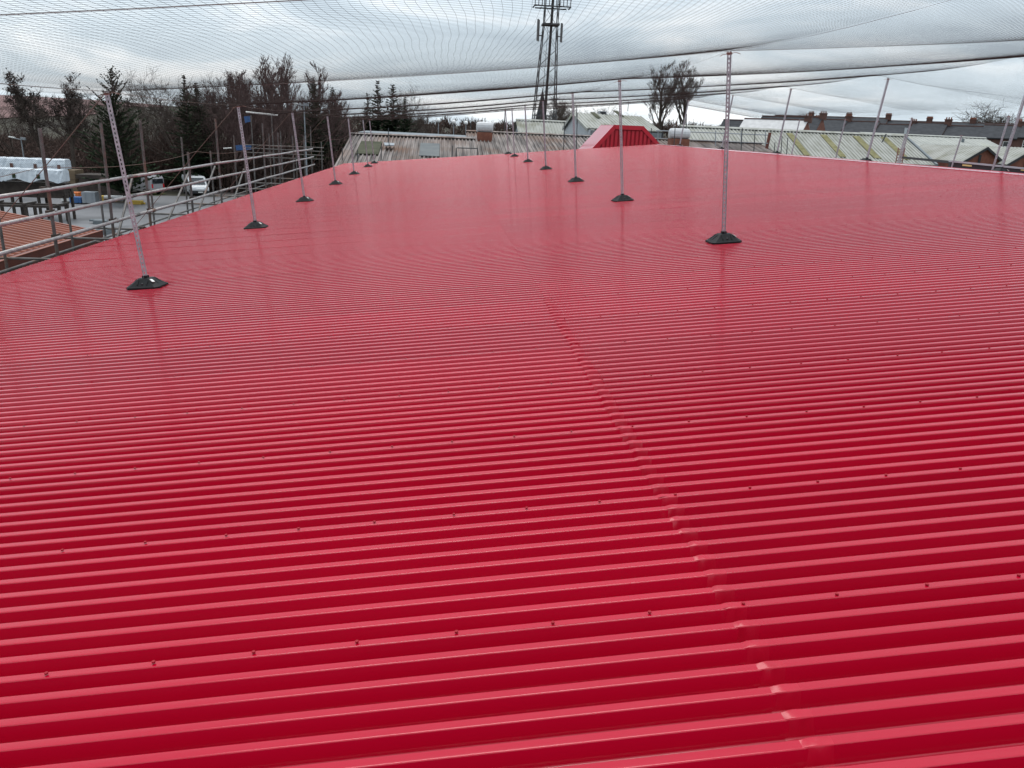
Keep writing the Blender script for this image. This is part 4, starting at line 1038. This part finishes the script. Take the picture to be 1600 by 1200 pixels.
def tree(kind, px, ytop, depth, width, label, group, var=None):
    top = at(px, ytop, depth); g = ground_z(top.x, top.y); H = top.z - g
    pr = PROTO[kind]; trm, crm, lm = pr[tree_rng.randrange(len(pr)) if var is None else var % len(pr)]
    names = {'fir': 'conifer_tree', 'pine': 'conifer_tree', 'birch': 'birch_tree'}
    t = thing(names.get(kind, 'bare_tree'), label, 'tree', (top.x, top.y, g - .05), group, tree_rng.random() * 6.28)
    s = H / 10.0; t.scale = (s * width, s * width, s)
    link('trunk', trm, t); c = link('crown', crm, t)
    if lm: link('dead_leaves', lm, c)
    return t
WOOD = [  # kind, px, ytop, depth, width
    ('oak', 4, 126, 100, 1.0), ('leafy', 60, 112, 88, 1.05), ('leafy', 93, 109, 90, 1.0), ('oak', 138, 120, 104, .75), ('pine', 172, 105, 78, .95), ('oak', 222, 142, 110, .8),
    ('oak', 262, 97, 96, .95), ('fir', 287, 118, 92, 1.3), ('fir', 306, 130, 96, 1.35), ('oak', 318, 106, 104, .8), ('birch', 330, 118, 96, 1.1),
    ('birch', 348, 106, 93, 1.2), ('birch', 364, 108, 102, 1.1), ('birch', 372, 112, 97, 1.1), ('birch', 388, 114, 100, 1.0), ('birch', 407, 92, 94, 1.1), ('birch', 420, 82, 98, 1.0), ('birch', 398, 108, 104, 1.1),
    ('birch', 432, 96, 92, 1.2), ('birch', 443, 92, 99, 1.2), ('birch', 456, 80, 96, 1.05), ('birch', 470, 92, 102, 1.1), ('fir', 489, 128, 96, 1.35), ('birch', 503, 132, 104, 1.3), ('fir', 519, 137, 104, 1.4), ('birch', 530, 140, 100, 1.3),
    ('birch', 548, 143, 112, 1.4), ('fir', 574, 146, 116, 1.2), ('fir', 590, 127, 118, 1.6), ('fir', 614, 133, 116, 1.7), ('oak', 622, 122, 126, .7), ('fir', 633, 152, 114, 1.2),
    ('birch', 245, 152, 108, 1.3), ('birch', 205, 150, 104, 1.3), ('birch', 275, 140, 112, 1.2), ('birch', 312, 128, 108, 1.2)]
KN = {'tall': 'slender bare tree', 'leafy': 'dark half-leafless tree', 'oak': 'spreading bare tree', 'pine': 'broad dark conifer', 'fir': 'dark conifer', 'birch': 'purplish twiggy birch'}
cnt = {}
for w_ in sorted(WOOD, key=lambda a: a[1]):
    k = w_[0]; cnt[k] = cnt.get(k, 0) + 1
    tot = sum(1 for a in WOOD if a[0] == k)
    lab = 'broad dark conifer behind the nearest left net post' if k == 'pine' else '%s %s from the left in the wood behind the yard' % ((ORD[cnt[k]-1] if cnt[k] > 1 else 'first'), KN[k])
    tree(*w_, lab, 'trees of the wood behind the yard')
for i, (k, px, yt, dep, wd, lab) in enumerate([
        ('tall', 1043, 93, 130, 1.0, 'tall bare tree, left one of the pair behind the sheds'), ('tall', 1076, 94, 131, 1.05, 'tall bare tree, right one of the pair behind the sheds'),
        ('dome', 1546, 153, 140, 1.35, 'dome-shaped bare tree above the terrace roofs at right'), ('oak', 893, 143, 150, 1.0, 'bare tree seen between mast and grey gable shed'),
        ('oak', 918, 150, 160, 1.1, 'bare tree just above the grey gable shed roof'), ('oak', 948, 155, 170, 1.1, 'low bare tree over the right of the grey shed roof'),
        ('tall', 875, 150, 175, 1.1, 'bare tree directly right of the mast'), ('oak', 1246, 170, 190, 1.1, 'small bare tree above the terrace, left one'), ('oak', 1277, 172, 190, 1.0, 'small bare tree above the terrace, right one')]):
    tree(k, px, yt, dep, wd, lab, 'bare trees on the right and centre skyline', i)

# undergrowth and the far woods: too dense to count
def bushes(n, fn, hmin, hmax, wid, seed, spread=.55, k=16, base=.35):
    r = random.Random(seed); mb = MB()
    for _ in range(n):
        x, y = fn(r); g = ground_z(x, y); h = r.uniform(hmin, hmax) * r.uniform(.6, 1.0)
        c = Vector((x, y, g)); 
        for _ in range(k):
            a = r.random() * 6.283; e = r.random() ** .6 * spread
            tip = c + Vector((math.cos(a) * e * h, math.sin(a) * e * h, h * (1 - .55 * (e / spread) ** 2) * r.uniform(.75, 1.0)))
            b = c + Vector((math.cos(a) * e * h * .35, math.sin(a) * e * h * .35, h * base * r.random()))
            mid = b.lerp(tip, .5) + Vector((r.gauss(0, .05) * h, r.gauss(0, .05) * h, r.gauss(0.03, .04) * h))
            w = Vector((r.uniform(-1, 1), r.uniform(-1, 1), r.uniform(-.3, .3))).normalized() * wid * r.uniform(.5, 1.5)
            mb.add([b - w, b + w, mid + w * .8, mid - w * .8, tip], [(0, 1, 2, 3), (3, 2, 4)])
            for _ in range(2):
                t2 = mid.lerp(tip, r.random()) ; e2 = t2 + Vector((r.gauss(0, .12), r.gauss(0, .12), r.uniform(.02, .16))) * h
                mb.add([t2 - w * .7, t2 + w * .7, e2], [(0, 1, 2)])
    return mb
def wood_xy(r):
    y = r.uniform(93, 132); x = r.uniform(-.40, 0.08) * y
    if y < 100 and x > -12: x -= 12
    return x, y
o = link('undergrowth', bushes(2300, wood_xy, 2.5, 8.6, .05, 5).mesh('undergrowth', BRUSH)); tag(o, 'dense brown undergrowth between the trees behind the yard', 'undergrowth', kind='stuff')
def bank_xy(r):
    y = r.uniform(92, 165); return r.uniform(-.78, -.38) * y, y
o = link('bank_brush', bushes(2000, bank_xy, 2.5, 6.0, .06, 15).mesh('bank_brush', BRUSH)); tag(o, 'low dark brush on the bank behind the wrapped timber', 'brush', kind='stuff')
def near_xy(r):
    y = r.uniform(60, 92); x = -9.5 - (y - 60) * .26 + r.uniform(-2.5, 6); return x, y
o = link('scrub', bushes(260, near_xy, 1.2, 4.2, .022, 8).mesh('scrub', BRUSH)); tag(o, 'tangled leafless scrub beside the scaffold end', 'scrub', kind='stuff')
def far_xy(r):
    y = r.uniform(165, 340); x = r.uniform(-.62, .78) * y
    if x < -.30 * y: x = r.uniform(-.26, .78) * y
    return x, y
o = link('far_woodland', bushes(2300, far_xy, 2.2, 5.2, .14, 9, .75, 14, .5).mesh('far_woodland', BRUSH)); tag(o, 'distant dark woodland along the hills on the horizon', 'woodland', kind='stuff')

# ------------------------------------------------------------------ yard: timber stacks, vehicles, odds and ends
def wrapped_stack(p0, p1, zb, h, dep, label, seed, drape):
    """long bundle under white sheet, from p0 to p1 (world xy), bottom zb"""
    r = random.Random(seed); a = Vector((p0[0], p0[1], 0)); b = Vector((p1[0], p1[1], 0)); d = (b - a).normalized(); nn = Vector((-d.y, d.x, 0)); L = (b - a).length
    t = thing('wrapped_timber_stack', label, 'timber stack', ((a.x + b.x)/2, (a.y + b.y)/2, zb), 'white wrapped timber on the rack')
    n = 44; rings = []
    for i in range(n + 1):
        c = a + d * (L * i / n); w = lambda s=.10: (r.random() - .5) * s
        low = zb + drape * (0.5 + .5 * math.sin(i * .55 + seed)) * r.uniform(.5, 1)
        e = .82 if i in (0, n) else 1
        rings.append([c + nn * (-dep/2 - .03 + w()) * e + Vector((0, 0, low)), c + nn * (-dep/2 + w()) * e + Vector((0, 0, zb + h * .55 + w())), c + nn * (-dep/2 + .06 + w()) * e + Vector((0, 0, zb + h * .93 + w(.03))),
                      c + nn * (-dep/2 + .2) * e + Vector((0, 0, zb + h + w(.04))), c + nn * (dep/2 - .2) * e + Vector((0, 0, zb + h + w(.04))), c + nn * (dep/2 + w()) * e + Vector((0, 0, zb + h * .8)), c + nn * dep/2 * e + Vector((0, 0, low))])
    part('wrap', MB().rings(rings), PLASTIC, t)
    k = 0
    for s in np.arange(.6, L, 1.75):
        c = a + d * s; part('strap', MB().rings([[c + d*u + nn * (-dep/2 - .075) + Vector((0, 0, zb + .05)), c + d*u + nn * (-dep/2 - .055) + Vector((0, 0, zb + h*.5)), c + d*u + nn * (-dep/2 - .05) + Vector((0, 0, zb + h*.5)), c + d*u + nn * (-dep/2 - .06) + Vector((0, 0, zb + .05))] for u in (-.12, .12)]), BRICK_D if seed % 2 else NEEDLE, t)
    part('timber', MB().slab([a + nn * (-dep/2 + .1) + d * .2 + Vector((0, 0, zb)), b + nn * (-dep/2 + .1) - d * .1 + Vector((0, 0, zb)), b + nn * (dep/2 - .1) - d * .1 + Vector((0, 0, zb)), a + nn * (dep/2 - .1) + d * .2 + Vector((0, 0, zb))], (0, 0, h * .85)), TIMBER, t)
    return t
q0, q1 = at(-60, 262, 66), at(107, 262, 66)
zt1 = at(50, 247, 66).z; zt2 = at(50, 263, 64.5).z
wrapped_stack((q0.x, q0.y), (q1.x, q1.y), zt1 - .80, .80, 1.3, 'white plastic-wrapped timber bundle, upper one with red ties', 3, .12)
q0, q1 = at(-60, 270, 64), at(103, 272, 64)
wrapped_stack((q0.x, q0.y), (q1.x, q1.y), zt2 - .72, .74, 1.3, 'white plastic-wrapped timber bundle, lower one with green ties', 4, -.28)
def rack(px0, px1, ytop, depth, label, group):
    a, b = at(px0, ytop, depth), at(px1, ytop, depth); z = max(.5, (a.z + b.z) / 2)
    t = thing('timber_rack', label, 'rack', ((a.x + b.x)/2, a.y, 0), group)
    part('beam', MB().box(a.x, b.x, a.y - .7, a.y - .5, z - .16, z), TIMBER_D, t); part('beam', MB().box(a.x, b.x, a.y + .5, a.y + .7, z - .16, z), TIMBER_D, t)
    n = max(2, int((b.x - a.x) / 1.7))
    for i in range(n + 1):
        x = a.x + .1 + (b.x - a.x - .2) * i / n
        part('leg', MB().box(x - .09, x + .09, a.y - .68, a.y - .52, 0.006, z - .161), TIMBER_D, t); part('leg', MB().box(x - .09, x + .09, a.y + .52, a.y + .68, 0.006, z - .161), TIMBER_D, t)
        part('bearer', MB().box(x - .06, x + .06, a.y - .9, a.y + .9, z + .001, z + .12), TIMBER_D, t)
    return t
rack(-60, 108, 302, 64.8, 'dark timber rack under the white wrapped bundles', 'timber racks in the yard')
rack(-60, 100, 318, 57, 'low dark timber rack in front of the wrapped bundles', 'timber racks in the yard')
def bundle(px0, px1, ytop, depth, h, dep, label, m=TIMBER, n=5, rows=3, group='loose stacks in the yard', z0=0.006, name='timber_stack'):
    a, b = at(px0, ytop, depth), at(px1, ytop, depth); t = thing(name, label, 'timber stack', ((a.x + b.x)/2, a.y, z0), group); r = random.Random(int(px0) + 3)
    for j in range(rows):
        for i in range(n):
            y = a.y - dep/2 + dep * i / n; e = r.uniform(-.25, .25)
            part('board', MB().box(a.x + e, b.x + e * .5, y, y + dep/n - .02, z0 + h * j / rows + .004, z0 + h * (j + 1) / rows - .008), m, t)
    return t
bundle(-58, 104, 283, 64.8, 1.12, 1.5, 'dark timber stack between the white bundles and the rack', TIMBER_D, 5, 5, z0=1.72)
bundle(128, 188, 255, 86, 2.1, 3.0, 'tall dark timber stack with pale tops left of the grey van', TIMBER_D, 4, 5)
bundle(108, 122, 250, 87, 2.4, 2.2, 'narrow stack with pale timber top right of the wrapped bundles', TIMBER, 3, 5)
bundle(96, 172, 331, 58, .35, 1.6, 'flat grey slab stack lying on the concrete behind the rails', CLAD_D, 2, 2)
bundle(60, 165, 352, 50, .5, 1.8, 'low dark slab stack just past the terracotta roof', CLAD_D, 2, 3)
bundle(142, 165, 325, 63, .3, .9, 'small grey slab pile on the concrete', CLAD_D, 2, 2)
bundle(152, 200, 290, 80, .5, .9, 'stack of yellow beams beside the grey van', BEAM_Y, 3, 2)
bundle(200, 222, 297, 78, .35, .6, 'short yellow beams behind the nearest left post', BEAM_Y, 2, 2)
def tank(px, py, depth, L, r, label):
    p = at(px, py, depth); t = thing('pipe_section', label, 'pipe', (p.x, p.y, 0.006))
    rr = []
    for s, q in ((-.5, .3), (-.49, .9), (-.40, 1), (.40, 1), (.49, .9), (.5, .3)):
        rr.append([Vector((p.x + s * L, p.y + r * q * math.cos(a), r + .10 + r * q * math.sin(a))) for a in [2*math.pi*i/12 for i in range(12)]])
    part('barrel', MB().rings(rr), SILVER, t)
    for s in (-.3, .3): part('cradle', MB().box(p.x + s*L - .08, p.x + s*L + .08, p.y - r, p.y + r, .006, .16), TIMBER_D, t)
tank(184, 299, 79, 2.6, .28, 'silver pipe section lying on the ground left of the nearest post')
def crate(px, py, depth, w, h, m, label, z0=.006):
    p = at(px, py, depth); t = thing('crate', label, 'crate', (p.x, p.y, z0), 'crates and boxes in the yard')
    part('body', MB().box(p.x - w/2, p.x + w/2, p.y - .5, p.y + .5, z0 + .1, z0 + h), m, t)
    for s in (-.38, 0, .38): part('skid', MB().box(p.x + s*w - .05, p.x + s*w + .05, p.y - .5, p.y + .5, z0, z0 + .099), TIMBER_D, t)
    for s in (-.25, .25): part('batten', MB().box(p.x + s*w - .04, p.x + s*w + .04, p.y - .53, p.y - .501, z0 + .12, z0 + h - .02), m, t)
crate(115, 282, 80, 0.9, 0.75, ORANGE, 'orange plastic crate right of the wrapped bundles')
crate(105, 298, 78, .9, .7, WHITE, 'small white crate on the grass verge'); crate(141, 302, 77, 1.2, 1.1, CLAD, 'grey cage box behind the scaffold tubes')
crate(120, 303, 77, 1.0, .6, BLUE, 'low blue box on the grass verge')

def vehicle(px, py, depth, rz, prof, W_, body_m, glass, label, name, rear_lights=True):
    p = at(px, py, depth); t = thing(name, label, 'van' if 'van' in name else 'car', (p.x, p.y, 0.012), None, rz)
    hw = W_ / 2
    lw = lambda n, mb, m, q=t: part(n, mb, m, q, world=False)
    def ring(y, k): return [(x * (1), y, z if z < 1.0 else 1.0 + (z - 1.0)) for x, z in prof] if k == 1 else [(x * .97, y, .38 + (z - .38) * .955) for x, z in prof]
    body = MB().rings([ring(-hw, .9), ring(-hw + .10, 1), ring(hw - .10, 1), ring(hw, .9)])
    lw('body', body, body_m)
    L0 = min(x for x, z in prof); L1 = max(x for x, z in prof)
    lw('bumper', MB().box(L1 - .08, L1 + .09, -hw + .06, hw - .06, .32, .58), CAR_D); lw('bumper', MB().box(L0 - .08, L0 + .05, -hw + .06, hw - .06, .34, .55), CAR_D)
    for (x0, z0, x1, z1, x2, z2, x3, z3) in glass['side']:
        for s in (-1, 1):
            y = s * (hw + .006); lw('side_window', MB().slab([(x0, y, z0), (x1, y, z1), (x2, y, z2), (x3, y, z3)], (0, s * .015, 0)), GLASS)
    for nm_, (xa, za, xb, zb) in glass['end'].items():
        sg = 1 if xa > 0 else -1; off = Vector((sg * .03, 0, .02))
        lw(nm_, MB().slab([Vector((xa, -hw + .18, za)) + off, Vector((xa, hw - .18, za)) + off, Vector((xb, hw - .24, zb)) + off, Vector((xb, -hw + .24, zb)) + off], (sg * .015, 0, .008)), GLASS)
    for sx in glass['wheels']:
        for s in (-1, 1):
            w = lw('wheel', MB().tube((sx, s * (hw - .2), .33), (sx, s * (hw + .02), .33), .33, n=16), TYRE)
            part('rim', MB().tube((sx, s * (hw + .021), .33), (sx, s * (hw + .035), .33), .20, n=12), CAR_S, w, world=False)
    for s in (-1, 1):
        lw('headlight', MB().box(L1 - .10, L1 + .035, s * (hw - .32) - .18, s * (hw - .32) + .18, .68, .88), LAMP_C)
        lw('tail_light', MB().box(L0 - .03, L0 + .08, s * (hw - .18) - .09, s * (hw - .18) + .09, .75, 1.15), LAMP_R)
        lw('mirror', MB().box(glass['mx'] - .08, glass['mx'] + .08, s * (hw + .12) - .1, s * (hw + .12) + .1, 1.12, 1.32), CAR_D)
    lw('number_plate', MB().box(L1 + .091, L1 + .10, -.26, .26, .38, .50), WHITE)
    return t
van_p = [(-2.3, .38), (2.3, .38), (2.38, .75), (2.25, .98), (1.55, 1.12), (.95, 1.85), (.6, 1.98), (-2.15, 2.0), (-2.36, 1.7), (-2.36, .6)]
van_g = dict(side=[(.15, 1.12, 1.35, 1.12, .88, 1.75, .15, 1.78), (-1.0, 1.15, .0, 1.15, .0, 1.78, -1.0, 1.78)], end={'windscreen': (1.52, 1.15, .98, 1.82), 'rear_window': (-2.37, 1.15, -2.36, 1.65)}, wheels=(-1.45, 1.45), mx=1.3)
vehicle(306, 300, 90, math.radians(-62), van_p, 1.85, CAR_W, van_g, 'white van with dark windscreen parked facing the roof on the track', 'parked_van')
vehicle(222, 296, 89, math.radians(152), van_p, 1.85, CAR_S, van_g, 'silver grey van parked behind the nearest left net post', 'parked_van')
car_p = [(-2.0, .36), (2.0, .36), (2.08, .62), (1.95, .80), (1.0, .95), (.35, 1.42), (-.9, 1.46), (-1.7, 1.02), (-2.08, .95), (-2.1, .55)]
car_g = dict(side=[(-.3, .98, .85, .98, .30, 1.36, -.3, 1.39), (-1.3, 1.0, -.4, .98, -.4, 1.39, -.85, 1.39)], end={'windscreen': (.97, .98, .40, 1.38), 'rear_window': (-1.62, 1.06, -.98, 1.42)}, wheels=(-1.25, 1.25), mx=.75)
vehicle(250, 275, 104, math.radians(10), car_p, 1.75, CAR_W, car_g, 'white car parked behind the vans under the trees', 'parked_car')

def lamp(px, ytop, depth, label, globe=False, group=None):
    a = at(px, ytop, depth); g = ground_z(a.x, a.y); t = thing('street_lamp', label, 'street lamp', (a.x, a.y, g), group)
    part('pole', MB().tube((a.x, a.y, g), a, .09, .06, n=8), CLAD, t)
    if globe:
        rr = [[Vector((a.x + .30*math.sin(q)*math.cos(u), a.y + .30*math.sin(q)*math.sin(u), a.z + .3 - .30*math.cos(q))) for u in [2*math.pi*i/10 for i in range(10)]] for q in (.15, .7, 1.2, 1.6, 2.1, 2.6, 3.0)]
        part('globe', MB().rings(rr), LAMPGLOBE, t, smooth=True)
    else:
        part('arm', MB().tube(a, a + Vector((-.9, 0, .12)), .045, n=6), CLAD, t)
        part('lamp_head', MB().slab([a + Vector((-.6, -.15, .12)), a + Vector((-1.2, -.13, .2)), a + Vector((-1.2, .13, .2)), a + Vector((-.6, .15, .12))], (0, 0, .1)), LAMPGLOBE, t)
        part('lamp_head', MB().slab([a + Vector((.0, -.15, .0)), a + Vector((.45, -.13, -.05)), a + Vector((.45, .13, -.05)), a + Vector((.0, .15, .0))], (0, 0, .25)), CLAD, t)
lamp(33, 218, 90, 'grey street lamp with white head above the wrapped timber')
for i, (px, py) in enumerate([(685, 192), (709, 194), (728, 195.5)]):
    lamp(px, py, 118, '%s white globe lamp left of the silver ventilator' % ['Leftmost', 'Middle', 'Rightmost'][i], True, 'globe lamps before the far wood')
lamp(475, 165, 84, 'tall thin grey lamp pole in front of the birches')
